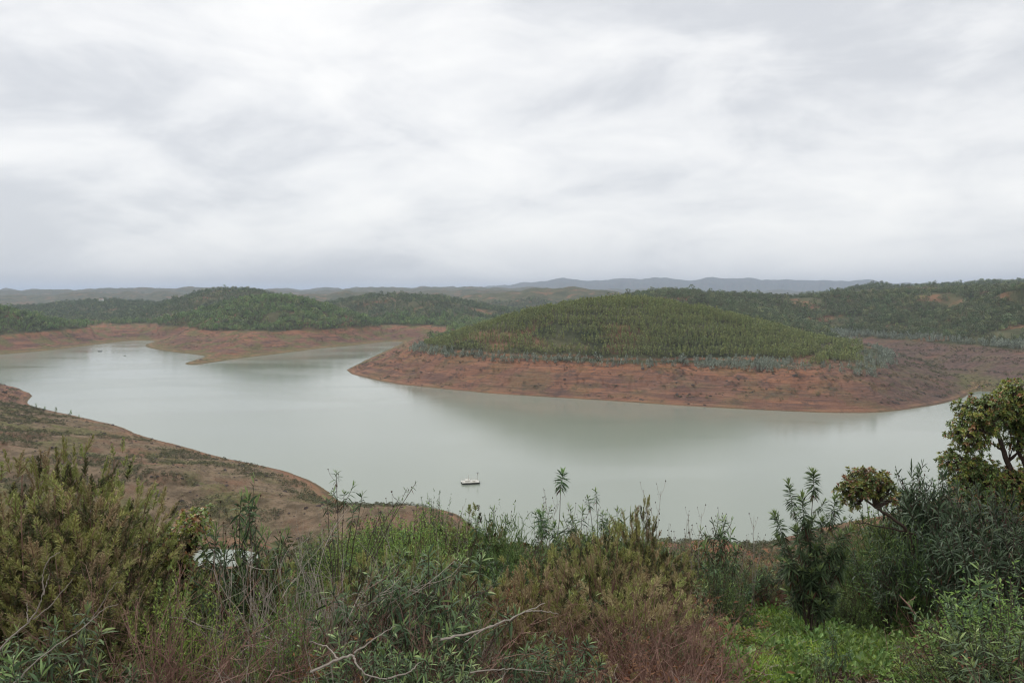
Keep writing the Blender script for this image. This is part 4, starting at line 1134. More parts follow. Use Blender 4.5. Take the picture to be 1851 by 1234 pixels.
def foreground():
    rng = np.random.default_rng(23)
    P = {
        'rock': [rockrose(rng, 1.0, .42, 13, L=.085) for _ in range(5)],
        'rock_big': [rockrose(rng, 1.1, .6, 24, L=.080, shoots=3, dens=1.0, spike=(.14, .26)) for _ in range(3)],
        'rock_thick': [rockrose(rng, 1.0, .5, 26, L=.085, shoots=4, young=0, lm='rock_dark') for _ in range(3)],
        'rock_thin': [rockrose(rng, 1.0, .3, 6, L=.095, shoots=1.6, spike=(.16, .28), caps=.9) for _ in range(4)],
        'heath': [heath(rng, 1.0, .6, 420, .2, .55, (.055, .12)) for _ in range(3)],
        'heath_tall': [heath(rng, 2.0, .62, 900, .22, .5, (.06, .14)) for _ in range(3)],
        'heath_tan': [heath(rng, .8, .6, 320, .55, .35, (.055, .12)) for _ in range(3)],
        'broom': [broom(rng, 1.0, .5) for _ in range(3)],
        'lime': [leafy_bush(rng, 1.2, .75, 430, ('lime', 'green'), .036, 30, .65, .45) for _ in range(3)],
        'green': [leafy_bush(rng, 1.2, .75, 430, ('green', 'rock_leaf'), .040, 30, .5, .45) for _ in range(3)],
        'twig_grey': [twigs(rng, .9, .6, 12, 'dead_grey') for _ in range(3)],
        'twig_red': [twigs(rng, .9, .5, 20, 'dead_red', 2, 4) for _ in range(3)],
        'twig_lay': [twigs(rng, 1.0, .9, 12, 'dead_grey', 2, 4, .8, .006) for _ in range(3)],
        'rust': [twigs(rng, .6, .5, 16, 'dead_red', 2, 4, .5, .004, 'rust') for _ in range(3)],
        'stalk': [stalks(rng, 1.0, 3) for _ in range(3)],
    }
    NAT = dict(rock=1.0, rock_big=1.0, rock_thick=1.0, rock_thin=1.0, heath=1.1, heath_tall=2.15, heath_tan=.95, broom=1.05, lime=.85, green=.85, twig_grey=1.1, twig_red=1.1, twig_lay=.6, rust=.6, stalk=1.0)
    NAME = dict(rock='gum_rockrose', rock_big='gum_rockrose', rock_thick='gum_rockrose', rock_thin='gum_rockrose', heath='tree_heath', heath_tall='tree_heath', heath_tan='tree_heath', broom='broom_shrub', lime='leafy_shrub', green='leafy_shrub', twig_grey='dead_bush', twig_red='twiggy_bush', twig_lay='dead_branches', rust='withered_bush', stalk='dry_stalks')
    CAT = dict(rock='shrub', rock_big='shrub', rock_thick='shrub', rock_thin='shrub', heath='shrub', heath_tall='shrub', heath_tan='shrub', broom='shrub', lime='shrub', green='shrub', twig_grey='dead bush', twig_red='dead bush', twig_lay='dead branches', rust='dead bush', stalk='dry stalks')

    def proto_h(parts):
        z = np.concatenate([np.array([0.0] * 3 * len(me.vertices)).reshape(-1, 3)[:, 2] if not len(me.vertices) else _z(me) for _, me in parts if len(me.vertices)])
        return float(np.percentile(z, 98.0))

    def _z(me):
        a = np.empty(len(me.vertices) * 3, np.float32); me.vertices.foreach_get('co', a); return a[2::3]
    PH = {k: [proto_h(p) * (1.16 if k in ('lime', 'green') else 1.0) for p in v] for k, v in P.items()}

    def put(kind, px, d, top, label, group=None, wide=1.0, var=None, rz=None, hgt=None):
        x, y, z = gz(px, d)
        h = hgt if hgt else (EYE - (top - HY) * d / F_PX) - z
        v = int(rng.integers(len(P[kind]))) if var is None else var
        s = h / PH[kind][v]
        w = s * wide if s < 1.4 else (1.4 + (s - 1.4) * .5) * wide
        return plant(NAME[kind], P[kind][v], (x, y, z - .02), label, CAT[kind], group, rng.uniform(0, 6.28) if rz is None else rz, (w, w, s))

    # ---------------- single plants one can point to
    def rel(base, lst, d, jit=.18):
        o = np.array(base)
        return [pxd(a, b, d + rng.uniform(-jit, jit)) - o for a, b in lst]
    b = gz(1466, 11)
    tp = rel(b, [(1398, 925), (1424, 866), (1449, 893), (1470, 850), (1512, 893), (1436, 950), (1488, 935), (1462, 940), (1450, 1000), (1500, 990), (1425, 990), (1475, 985), (1520, 960), (1440, 1040), (1495, 1035), (1468, 1030), (1408, 1008), (1532, 1000), (1402, 968), (1538, 955), (1420, 1062), (1516, 1066), (1430, 1015), (1506, 1015)], 11, .3)
    plant('gum_rockrose', rockrose(rng, 1.5, .5, tips=tp, foot=.07, L=.125, shoots=2.4, spike=(.38, .52), caps=.9, dens=2.2), b, 'tall dark rockrose with five leafy spires against the water beside the grassy clearing', 'shrub')
    b = gz(1003, 13)
    plant('gum_rockrose', rockrose(rng, 1.2, .3, tips=rel(b, [(1018, 852), (975, 925), (1002, 945)], 13), L=.13, shoots=.6, spike=(.30, .40), caps=.2, dens=2.0), b, 'single thin rockrose stem with one leafy tuft standing highest above mid-skyline bushes', 'shrub')
    b = gz(1082, 13)
    plant('gum_rockrose', rockrose(rng, 1.2, .3, tips=rel(b, [(1077, 884), (1062, 897), (1090, 925), (1098, 940), (1070, 950)], 13), L=.10, shoots=1.5, spike=(.24, .34), caps=1, dens=1.3), b, 'rockrose with two leafy tufts and black seed heads above the skyline bushes', 'shrub')
    b = gz(612, 8.5)
    plant('gum_rockrose', rockrose(rng, 1.2, .3, tips=rel(b, [(608, 852), (622, 888), (655, 892), (640, 915), (590, 900), (600, 950)], 8.5), L=.085, shoots=1.5, spike=(.16, .24), caps=1), b, 'spindly rockrose with dark seed heads at the tip of the brown peninsula', 'shrub')
    b = gz(596, 8.0)
    plant('gum_rockrose', rockrose(rng, 1.2, .3, tips=rel(b, [(752, 872), (735, 885), (722, 900), (690, 925)], 8.0, .05), L=.05, shoots=.5, spike=(.07, .1), caps=1.0, young=0), b, 'bare arching stem hung with dark seed heads over the lime-green bush', 'shrub')
    for i, (px, d, top, tl) in enumerate(((463, 8, 905, 'rockrose clump with pale tufts between the orange-leaved bush and the dead sticks'), (376, 7.5, 938, 'small rockrose standing in front of the pond gap'), (428, 8.2, 895, 'thin tall rockrose beside the pond gap'))):
        put('rock_thin' if i else 'rock', px, d, top, tl, wide=.62, var=i)
    # strawberry trees
    b = np.array(gz(332, 8.6))
    blobs = [(pxd(350, 945, 8.6) - b, (.20, .25, .16), pxd(345, 1005, 8.6) - b), (pxd(292, 972, 8.5) - b, (.24, .25, .10), pxd(335, 1015, 8.5) - b), (pxd(325, 995, 8.5) - b, (.24, .25, .16), pxd(335, 1030, 8.5) - b), (pxd(270, 1020, 8.7) - b, (.25, .25, .17), pxd(330, 1040, 8.6) - b), (pxd(330, 1045, 8.5) - b, (.25, .25, .17), pxd(335, 1070, 8.5) - b)]
    plant('strawberry_tree', arbutus(rng, [([[0, 0, -.1], [.02, 0, .4], pxd(340, 1000, 8.6) - b], .03, .012)], blobs, 1100, .055, .35, .4), b, 'low strawberry tree bush with orange and yellow leaves in front of the brown peninsula', 'bush')
    b = np.array(gz(1655, 12.6))
    limb = [pxd(1655, 965, 12.6) - b, pxd(1610, 935, 12.6) - b, pxd(1580, 915, 12.6) - b, pxd(1560, 900, 12.6) - b]
    S = .0104
    blobs = [(pxd(a_, c_, 12.6 + o_) - b, (r_, r_ * 1.1, r_ * .8), limb[m_]) for a_, c_, o_, r_, m_ in ((1534, 878, 0, .15, 3), (1550, 864, .2, .17, 3), (1572, 860, -.1, .17, 3), (1593, 868, .1, .17, 2), (1558, 884, -.2, .17, 3), (1583, 886, 0, .16, 2), (1530, 900, .1, .11, 3), (1604, 888, 0, .12, 2), (1548, 912, 0, .10, 3), (1612, 905, .2, .09, 2), (1522, 886, 0, .09, 3))]
    plant('strawberry_tree', arbutus(rng, [([[0, 0, -.1]] + limb, .034, .015), ([limb[0], pxd(1625, 958, 12.6) - b, pxd(1590, 950, 12.6) - b, pxd(1545, 945, 12.6) - b], .018, .006)], blobs, 1700, .062, .2, .35), b, 'small leaning strawberry tree with a rounded crown over the water', 'tree')
    b = np.array(gz(1862, 16))
    q = lambda a, c, d=16: pxd(a, c, d) - b
    limbs = [([[0, 0, -.1], q(1850, 930), q(1835, 880), q(1822, 835), q(1808, 795), q(1795, 765)], .085, .03), ([q(1845, 905), q(1860, 850), q(1835, 810), q(1851, 770), q(1850, 740)], .05, .02), ([q(1840, 890), q(1800, 870), q(1760, 862), q(1735, 840)], .04, .015), ([q(1815, 815), q(1790, 800), q(1768, 775)], .025, .012)]
    bl = [((1775, 745), (.45, .5, .34), limbs[0][0][5]), ((1755, 785), (.38, .5, .36), limbs[3][0][2]), ((1815, 740), (.42, .5, .33), limbs[0][0][5]), ((1848, 710), (.36, .5, .28), limbs[1][0][4]), ((1840, 760), (.36, .5, .3), limbs[1][0][3]), ((1735, 838), (.36, .45, .26), limbs[2][0][3]), ((1768, 845), (.3, .45, .2), limbs[2][0][2]), ((1815, 865), (.55, .5, .2), limbs[2][0][1]), ((1780, 895), (.5, .5, .25), limbs[2][0][2]), ((1880, 790), (.4, .5, .5), limbs[1][0][3]), ((1890, 860), (.5, .5, .4), limbs[1][0][1]), ((1840, 800), (.22, .4, .12), limbs[0][0][3]), ((1850, 890), (.5, .5, .3), limbs[0][0][1]), ((1800, 925), (.45, .5, .25), limbs[0][0][1]), ((1745, 880), (.35, .45, .2), limbs[2][0][2]), ((1870, 740), (.4, .5, .3), limbs[1][0][4])]
    plant('strawberry_tree', arbutus(rng, limbs, [(q(*c), R, s) for c, R, s in bl], 640, .070, .09, .25), b, 'largest strawberry tree, its broad dark crown reaching up over the inlet', 'tree')
    # round dark bush on the spit
    put('green', 787, 16, 897, 'small round dark bush standing alone before the tip of the spit', wide=.55)
    # heather mass at the left
    HL = [(95, 7.2, 822, .62, 'tallest tree heath, bright yellow-green plumes at its top'), (165, 7.4, 838, .62, 'tree heath with two yellow-green plumes beside the tallest one'), (20, 7.6, 880, .8, 'pale dry tree heath where the thicket meets the frame edge'), (215, 7.9, 872, .8, 'tree heath at the outer flank of the heather thicket facing the brown slope'), (130, 6.4, 905, .9, 'dark tree heath in the middle of the heather thicket'), (50, 6.2, 935, .9, 'tree heath with brown inner twigs below the pale dry one'), (205, 6.6, 965, .85, 'tree heath leaning toward the orange-leaved bush'), (150, 5.6, 1010, .9, 'low tree heath with upright tan and green plumes behind the bleached branch'), (-40, 6.5, 900, 1.0, 'tree heath cut by the frame edge'), (262, 8.8, 935, .7, 'faded tree heath just left of the orange-leaved bush')]
    for i, (px, d, top, w, lb) in enumerate(HL):
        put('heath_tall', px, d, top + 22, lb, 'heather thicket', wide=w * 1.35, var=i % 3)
    # lime-green mound
    for i, (px, d, top, lb) in enumerate(((650, 11, 942, 'lime-green bush nearest the brown spit in the bright mound'), (705, 11, 930, 'brightest lime-green bush at the top of the mound'), (755, 10.6, 938, 'lime-green bush beside the small round dark bush'), (625, 9.6, 985, 'lime-green bush at the foot of the bright mound'), (690, 9.6, 975, 'lime-green bush low in the middle of the bright mound'))):
        put('lime', px, d, top + 8, lb, 'bright green mound', wide=1.05, var=i % 3)
    for i, (kd, px, d, top, lb) in enumerate((('lime', 728, 13, 934, 'lime-green bush standing farthest back in the bright mound'), ('green', 668, 13, 938, 'plain green bush behind the bright mound'), ('green', 822, 13, 946, 'plain green bush right of the small round dark bush'), ('heath', 845, 12.4, 946, 'green heath near the moored platform'), ('lime', 775, 12.2, 940, 'lime-green bush below the small round dark bush'))):
        put(kd, px, d, top, lb, wide=1.1, var=i % 3)
    put('lime', 268, 6.0, 1045, 'fresh lime-green shrub rising over the reddish twigs', wide=.8)
    put('lime', 330, 5.6, 1060, 'fresh lime-green shrub tangled with the reddish twigs', wide=.75)
    put('lime', 505, 5.4, 1085, 'small lime-green shrub among the grey dead sticks', wide=.6)
    for i, (px, d, top, lb) in enumerate(((345, 5.0, 1085, 'dense reddish twig bush under the lime-green shrubs'), (300, 4.7, 1120, 'reddish twig bush cut by the bottom of the frame'), (420, 5.2, 1080, 'reddish twig bush beside the grey dead sticks'), (1195, 6.4, 1080, 'brown twig bush bordering the grassy clearing'), (1250, 6.9, 1090, 'bleached twig bush at the corner of the grassy clearing'), (1205, 5.6, 1120, 'brown twig bush low beside the grassy clearing'))):
        put('twig_red', px, d, top, lb, wide=.9, var=i % 3)
    for i, (px, d, top, lb) in enumerate(((735, 5.3, 1090, 'reddish twig bush among the big-leaved rockroses'), (845, 5.6, 1085, 'reddish twig bush beside the long fallen branch'), (640, 5.4, 1075, 'reddish twig bush beside the curled grey branches'), (1080, 6.2, 1070, 'reddish twig bush in front of the tan heather'), (180, 5.2, 1095, 'reddish twig bush before the low tan-plumed heath'))):
        put('twig_red', px, d, top, lb, wide=1.0, var=i % 3)
    for i, (px, d, top, lb) in enumerate(((580, 6.0, 975, 'tall grey dead sticks in front of the bright green mound'), (620, 5.6, 1010, 'fan of grey dead sticks next to the big-leaved rockroses'), (530, 6.4, 1000, 'grey dead sticks behind the small lime-green shrub'), (470, 6.0, 1010, 'grey dead sticks below the pale-tufted rockrose'))):
        put('twig_grey', px, d, top, lb, wide=.8, var=i % 3)
    for i, (px, d, top, lb) in enumerate(((690, 5.6, 1052, 'big-leaved rockrose below the bright green mound'), (770, 5.9, 1015, 'big-leaved rockrose with pale fresh tops in mid-foreground'), (815, 6.1, 1028, 'big-leaved rockrose with silvery fresh tops beside the tan heather'), (720, 5.0, 1172, 'nearest big-leaved rockrose, lowest in the foreground'), (800, 4.9, 1185, 'big-leaved rockrose low beside fallen grey branches'), (660, 4.9, 1165, 'big-leaved rockrose behind curled grey branches'), (1000, 5.2, 1150, 'lone leafy rockrose tuft amid brown litter'), (130, 5.0, 1125, 'rockrose tuft below the bleached branch'), (60, 4.8, 1150, 'rockrose tuft at the lower corner of the heather thicket'))):
        put('rock_big', px, d, top, lb, wide=.9, var=i % 3)
    for i, (px, d, top, lb) in enumerate(((925, 12, 945, 'rounded dark green broom on the skyline between taller stems'), (880, 12.4, 955, 'dark green broom next to the rounded skyline broom'), (1590, 13.0, 955, 'bright broom below the leaning strawberry tree'), (1660, 12.0, 985, 'grass-green broom in the shade of the strawberry trees'), (1130, 12.5, 945, 'yellowish broom on the skyline'), (1545, 13.6, 985, 'broom before the red bank beside the tall spired rockrose'))):
        put('broom', px, d, top, lb, wide=1.1, var=i % 3)
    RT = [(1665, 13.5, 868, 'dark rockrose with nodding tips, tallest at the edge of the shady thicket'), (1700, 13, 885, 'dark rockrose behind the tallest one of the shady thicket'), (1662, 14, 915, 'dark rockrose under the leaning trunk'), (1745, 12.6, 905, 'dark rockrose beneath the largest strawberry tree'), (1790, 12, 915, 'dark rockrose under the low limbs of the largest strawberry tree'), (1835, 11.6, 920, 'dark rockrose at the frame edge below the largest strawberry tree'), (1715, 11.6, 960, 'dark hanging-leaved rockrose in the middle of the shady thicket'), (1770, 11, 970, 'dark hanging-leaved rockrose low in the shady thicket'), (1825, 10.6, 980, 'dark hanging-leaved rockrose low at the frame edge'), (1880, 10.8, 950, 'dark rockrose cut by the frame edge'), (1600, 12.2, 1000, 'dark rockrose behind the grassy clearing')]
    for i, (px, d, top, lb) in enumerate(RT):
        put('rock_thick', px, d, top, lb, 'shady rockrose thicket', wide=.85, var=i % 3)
    for i, (px, d, top, lb) in enumerate(((1800, 7.4, 1062, 'bright green leafy bush in the lower corner'), (1845, 7.2, 1050, 'bright green leafy bush against the frame edge'), (1790, 6.6, 1120, 'leafy bush at the edge of the dirt path'), (1830, 6.2, 1130, 'darker leafy bush lowest in the corner'))):
        put(('rock', 'lime', 'green', 'rock')[i], px, d, top, lb, wide=1.25, var=i % 3)
    put('rock_thin', 1503, 7.6, 1128, 'young dark rockrose rising from the grass in front of the spired one', wide=.75, var=1)
    put('rock_thin', 1480, 7.0, 1170, 'small dark rockrose at the near edge of the grass', wide=.7, var=2)
    put('green', 1480, 12.6, 1050, 'leafy green bush at the foot of the spired rockrose', wide=1.2)
    put('green', 1530, 12.3, 1065, 'leafy green bush behind the grass clearing', wide=1.2)
    for i, (px, d, top, lb) in enumerate(((998, 13.2, 862, 'pair of dry stalks beside the single leafy tuft'), (1178, 12, 868, 'tallest branching dry stalk over the water'), (1165, 13, 912, 'dry stalk left of the tallest branching one'), (1225, 12.5, 925, 'short dark dry stalk on the skyline'), (1255, 12, 912, 'thin straw-coloured stalk on the skyline'), (1362, 12, 925, 'yellowish dry stalks where the skyline dips'), (1335, 12.4, 945, 'grey dry stalks where the skyline dips'), (820, 11, 905, 'feathery dry stalks right of the small round bush'), (848, 11, 925, 'short dry stalks on the skyline near the platform'))):
        put('stalk', px, d, top, lb, wide=.8, var=i % 3)
    for i, (px, d, top, lb) in enumerate(((970, 13.5, 915, 'thin rockrose with small tuft at the skyline'), (1025, 12.5, 925, 'dark thin rockrose in a row of skyline shrubs'), (1115, 13, 922, 'upright leafy rockrose on the skyline, sharp pointed tip'), (1045, 12.8, 915, 'thin rockrose between the two tufted ones'), (1285, 12.5, 930, 'grey-green rockrose where the skyline starts to dip'), (1315, 12.2, 935, 'greyish rockrose tuft near the red bank'), (895, 12.8, 918, 'thin skyline rockrose beside the rounded broom'), (868, 12.2, 930, 'thin skyline rockrose near the platform'))):
        put('rock_thin', px, d, top, lb, wide=.8, var=i % 4)
    for i, (kd, px, d, top, lb) in enumerate((('green', 1690, 15.5, 868, 'rounded olive bush between the leaning and the largest strawberry tree'), ('green', 1645, 15.2, 900, 'olive bush just beyond the leaning trunk'), ('green', 1722, 15.0, 876, 'olive bush touching the crown of the largest strawberry tree'), ('heath', 1612, 15.0, 925, 'soft green heath below the crown of the leaning strawberry tree'), ('green', 1760, 14.5, 890, 'olive bush under the crown of the largest strawberry tree'))):
        put(kd, px, d, top, lb, wide=1.0, var=i % 3)
    put('heath', 1155, 12, 918, 'dark pointed heath on the skyline', wide=.55)

    # ---------------- bare branches
    def branch(name, label, lines, mat, r0):
        base = np.array(pxd(*lines[0][0]))
        mb = MB()
        for i, ln in enumerate(lines):
            p = np.array([pxd(*a) for a in ln]) - base; t = np.linspace(0, 1, len(p) * 5); Q = along(p, t); k = np.ones(5) / 5
            Qs = np.stack([np.convolve(np.pad(Q[:, j], 2, mode='edge'), k, 'valid') for j in range(3)], -1); Qs[0] = Q[0]; Qs[-1] = Q[-1]
            rr = r0 if i == 0 else r0 * .65
            mb.tube(Qs + rng.normal(0, .0025, Qs.shape), np.linspace(rr, rr * .35, len(Qs)), 5)
        tag(link(name, mb.mesh(name, [M[mat]]), loc=base), label, 'branch')
    branch('bare_branch', 'bleached forked branch standing before the heather thicket', [[(-20, 1195, 4.6), (30, 1140, 4.6), (58, 1120, 4.6), (80, 1075, 4.55), (76, 1040, 4.55), (85, 1012, 4.5), (108, 997, 4.5)], [(58, 1120, 4.6), (95, 1092, 4.6), (120, 1060, 4.65), (132, 1045, 4.65)], [(50, 1125, 4.6), (48, 1105, 4.6), (50, 1088, 4.6)], [(78, 1075, 4.55), (86, 1050, 4.55), (88, 1038, 4.55)]], 'dead_pale', .006)
    branch('bare_branch', 'long thin bleached branch slanting up from the lower corner', [[(25, 1234, 4.3), (80, 1180, 4.35), (150, 1135, 4.4), (185, 1100, 4.45), (215, 1090, 4.5)], [(150, 1135, 4.4), (165, 1120, 4.45), (208, 1052, 4.5), (222, 1050, 4.5)]], 'dead_pale', .0045)
    branch('bare_branch', 'long grey fallen branch lying across the brown litter', [[(795, 1155, 4.9), (850, 1145, 5.0), (905, 1125, 5.1), (950, 1105, 5.2), (985, 1090, 5.3)], [(905, 1125, 5.1), (870, 1138, 5.0), (840, 1160, 4.9)], [(950, 1105, 5.2), (975, 1102, 5.3), (1010, 1108, 5.3)]], 'dead_grey', .008)
    branch('bare_branch', 'curled grey branches twisting in the lower centre', [[(560, 1215, 4.5), (610, 1190, 4.5), (640, 1180, 4.55), (642, 1200, 4.5), (665, 1222, 4.5), (700, 1225, 4.5)], [(610, 1190, 4.5), (590, 1165, 4.6), (560, 1160, 4.6)], [(640, 1180, 4.55), (680, 1150, 4.6), (715, 1130, 4.7)], [(700, 1225, 4.5), (740, 1215, 4.5), (760, 1195, 4.6)]], 'dead_grey', .0085)
    branch('bare_branch', 'thin pale branch bowed over the brown litter', [[(850, 1215, 4.6), (880, 1210, 4.6), (930, 1207, 4.7), (990, 1215, 4.7)]], 'dead_pale', .005)
    branch('bare_branch', 'dark slanting stick in the shade behind the grassy clearing', [[(1655, 1110, 10.0), (1640, 1090, 10.1), (1625, 1075, 10.2)], [(1640, 1090, 10.1), (1655, 1078, 10.2)]], 'dead_red', .016)

    # ---------------- fillers
    zone = lambda px: 'left' if px < 430 else ('mid' if px < 1290 else 'right')
    SH = dict(rock='small dark rockrose', rock_big='broad-leaved rockrose seedling', rock_thick='dense dark rockrose', rock_thin='spindly rockrose', heath='small green heath', heath_tan='tan-tipped low heath',
              broom='low green broom clump', lime='small bright leafy bush', green='small plain green bush', twig_grey='grey leafless twig bush', twig_red='reddish leafless twig bush', twig_lay='collapsed grey brush',
              rust='rust-brown withered bush', stalk='dry seed stalks')
    GRP = {k: v + ' in the foreground thicket' for k, v in SH.items()}
    REF = [(95, 7.2, 'the tallest tree heath'), (20, 7.6, 'the pale dry heath'), (85, 4.6, 'the bleached forked branch'), (332, 8.6, 'the orange-leaved bush'), (390, 10, 'the pond gap'), (463, 8, 'the pale-tufted rockrose'), (580, 6, 'the tall grey dead sticks'),
           (345, 5, 'the reddish twigs under lime-green shrubs'), (612, 8.5, 'the spindly seed-headed rockrose'), (700, 10.5, 'the lime-green mound'), (787, 15, 'the small round dark bush'), (770, 5.9, 'the big-leaved rockroses'), (650, 4.5, 'the curled grey branches'),
           (900, 5, 'the long fallen branch'), (925, 12, 'the rounded skyline broom'), (1003, 13, 'the single leafy tuft'), (1082, 13, 'the two-tufted rockrose'), (1178, 12, 'the tallest dry stalk'), (1362, 12, 'the yellowish dry stalks'), (1466, 11, 'the five-spired rockrose'),
           (1250, 6.9, 'the bleached twig bush'), (1550, 9, 'the grassy clearing'), (1590, 13, 'the bright broom'), (1655, 12.6, 'the leaning strawberry tree'), (1862, 16, 'the largest strawberry tree'), (1740, 11.6, 'the shady rockrose thicket'), (1800, 7.4, 'the bright corner bush'),
           (1000, 8, 'the tan heather'), (1640, 7, 'the dirt path'), (160, 5.6, 'the low tan-plumed heath'), (830, 8.5, 'the silvery-topped rockrose'), (1120, 6, 'the brown litter'), (1240, 9, 'the brown twig bushes'), (240, 9, 'the heather flank')]

    def near_of(px, d, _z):
        x = (px - CX) * d / F_PX
        a, c, nm = min(REF, key=lambda r: ((r[0] - CX) * r[1] / F_PX - x) ** 2 + (r[1] - d) ** 2)
        dx = x - (a - CX) * c / F_PX; dy = d - c
        if abs(dx) > abs(dy): return (' just right of ' if dx > 0 else ' just left of ') + nm
        return (' behind ' if dy > 0 else ' in front of ') + nm
    WZ = [  # (px from, to, d from, to, weights)
        (-120, 260, 0, 6.0, dict(rust=4, rock_big=1.5, twig_red=2, heath=3, twig_lay=1, rock=1, green=1)),
        (-120, 260, 6, 30, dict(heath=8, heath_tan=3, twig_red=.5, rust=1.5, green=1)),
        (260, 440, 0, 6.5, dict(twig_red=4, lime=.8, twig_grey=1, rust=1, heath_tan=1, rock=1)),
        (260, 440, 6.5, 30, dict(heath=4, green=3, broom=.5, rock=1, lime=1)),
        (440, 660, 0, 6.5, dict(twig_grey=6, twig_lay=4, rock_big=1.5, rust=2, twig_red=2, green=1.5)),
        (440, 660, 6.5, 30, dict(rock=4, broom=.7, twig_grey=1.5, green=3, lime=1, heath=2)),
        (660, 860, 0, 6.5, dict(rock_big=2.5, twig_lay=5, rust=3, twig_grey=4, heath_tan=1, green=1)),
        (660, 860, 6.5, 30, dict(lime=2, heath_tan=3, heath=3, rock=2, broom=.7, green=2, twig_grey=.7)),
        (860, 1180, 0, 6.5, dict(rust=5, twig_lay=5, twig_grey=3, twig_red=2, heath_tan=1.5, rock_big=1, green=1)),
        (860, 1180, 6.5, 9.5, dict(heath_tan=6, heath=2, twig_lay=1, rust=2, rock=1)),
        (860, 1180, 9.5, 30, dict(rock=5, broom=.6, green=4, heath=3, lime=1.5, rock_thin=1, rust=1.5, twig_grey=1)),
        (1180, 1400, 0, 9, dict(twig_red=2.5, rust=2.5, twig_grey=1.5, heath_tan=2.5, green=2, rock=2, lime=.6)),
        (1180, 1400, 9, 30, dict(rock=5, twig_red=1, broom=.8, heath_tan=2, rock_thin=2, green=3, heath=2, rust=1, twig_grey=.5)),
        (1400, 1640, 0, 30, dict(rock=3, rock_thick=2, twig_red=2, broom=2, green=1)),
        (1640, 2050, 0, 9, dict(green=4, twig_red=2, rock=2, rust=1)),
        (1640, 2050, 9, 30, dict(rock_thick=6, rock=3, broom=1)),
    ]
    n = 0
    d = 4.3
    while d < 19:
        sp = 0.42 + 0.030 * d
        w = (CX + 110) / F_PX * d
        for x in np.arange(-w, w, sp):
            dd = d + rng.uniform(-.5, .5) * sp; xx = x + rng.uniform(-.4, .4) * sp
            px = CX + F_PX * xx / dd
            if 1265 < px < 1725 and dd < 12.9 and not (px < 1390 and dd > 10): continue
            if px > 1690 and dd < 6.0: continue
            if (px < 260 and dd > 11.5) or (px > 1640 and dd > 16.5) or (px < 430 and dd > 14): continue
            z = float(EYE - np.interp(dd, NEAR_D, EYE - NEAR_Z))
            top = sky_at(px) + abs(rng.normal(0, 15)) + 2
            if dd < 6: top = max(top, 1105 + rng.uniform(0, 50))
            if px > 1715 and dd < 9: top = max(top, 1080)
            if 600 < px < 800 and dd < 10.8: top = max(top, 1000 + rng.uniform(0, 25))
            if 245 < px < 440 and dd < 8.8: top = max(top, 1045 + rng.uniform(0, 25))
            mh = (EYE - (top - HY) * dd / F_PX) - z
            if mh < 0.25: continue
            for a, c, e, f, wt in WZ:
                if a <= px < c and e <= dd < f: break
            else: continue
            ks = list(wt); pr = np.array([wt[k] for k in ks], float); k = ks[rng.choice(len(ks), p=pr / pr.sum())]
            hh = min(mh, NAT[k] * rng.uniform(.75, 1.25))
            if 860 < px < 1290 and dd < 7: hh = min(hh, rng.uniform(.3, .6))
            if k in ('twig_grey', 'twig_red') and hh > .8: hh *= .8
            put(k, px, dd, 0, SH[k] + near_of(px, dd, z + hh), GRP[k], wide=min(1.5, max(.8, .8 / hh)), hgt=hh)
            n += 1
        d += sp * .9
    print('fillers', n)

    # ---------------- ground layer
    def tuft(rng, nb=22, L=.3, Wd=.006, spread=.07, out=.5):
        mb = MB(); a = rng.uniform(0, 6.28, nb); r = rng.uniform(0, spread, nb)
        Pp = np.stack([np.cos(a) * r, np.sin(a) * r, np.zeros(nb)], -1)
        D = unit(np.stack([np.cos(a) * out, np.sin(a) * out, np.ones(nb)], -1) + rng.normal(0, .25, (nb, 3)))
        mb.leaves(Pp, D, L * rng.uniform(.5, 1.1, nb), Wd, 0, .35, rng); return mb

    def forb(rng, nb=26, L=.06):
        mb = MB(); Pp = dome(rng, nb, .1, .16, .2, .05); D = unit(Pp * [1, 1, .3] + [0, 0, .06] + rng.normal(0, .03, (nb, 3)))
        mb.leaves(Pp, D, L * rng.uniform(.6, 1.2, nb), L * .45, 0, .2, rng, simple=True); return mb

    def litter(rng):
        mb = MB()
        for _ in range(5):
            a = rng.uniform(0, 6.28); l = rng.uniform(.1, .3); p = rng.normal(0, .1, 3) * [1, 1, 0] + [0, 0, rng.uniform(.0, .08)]
            mb.tube([p, p + [math.cos(a) * l * .5, math.sin(a) * l * .5, .03], p + [math.cos(a + .4) * l, math.sin(a + .4) * l, .02]], [.004, .003, .0015], 3)
        return mb

    def cover(name, protos, mats, dens, d0, d1, label, cat, test, s0=.7, s1=1.3):
        area = (CX + 100) / F_PX * (d1 * d1 - d0 * d0)
        m = int(area * dens); dd = np.sqrt(rng.uniform(d0 * d0, d1 * d1, m)); px = rng.uniform(-100, 1950, m)
        X = (px - CX) * dd / F_PX; k = test(px, dd, X); X, dd = X[k], dd[k]; Z = ground(X, dd); s = rng.uniform(s0, s1, len(X))
        scatter(name, protos, mats, np.stack([X, dd, Z - .01], -1), np.stack([s, s, s], -1), rots(len(X), rng, .1), rng.integers(0, len(protos), len(X)), label, cat)
    def tangle(rng):
        mb = MB()
        for _ in range(70):
            a = rng.uniform(0, 6.28); e = rng.uniform(0.1, 1.3); l = rng.uniform(.15, .42); p = np.array([*rng.normal(0, .16, 2), rng.uniform(0, .12)])
            d_ = np.array([math.cos(a) * math.cos(e), math.sin(a) * math.cos(e), math.sin(e)]); w_ = rng.normal(0, .06, 3)
            mb.tube([p, p + d_ * l * .5 + w_, p + d_ * l + w_ * .4], [.0038, .0028, .0012], 3)
        n_ = 60; Pp = np.stack([rng.normal(0, .17, n_), rng.normal(0, .17, n_), rng.uniform(.02, .3, n_)], -1)
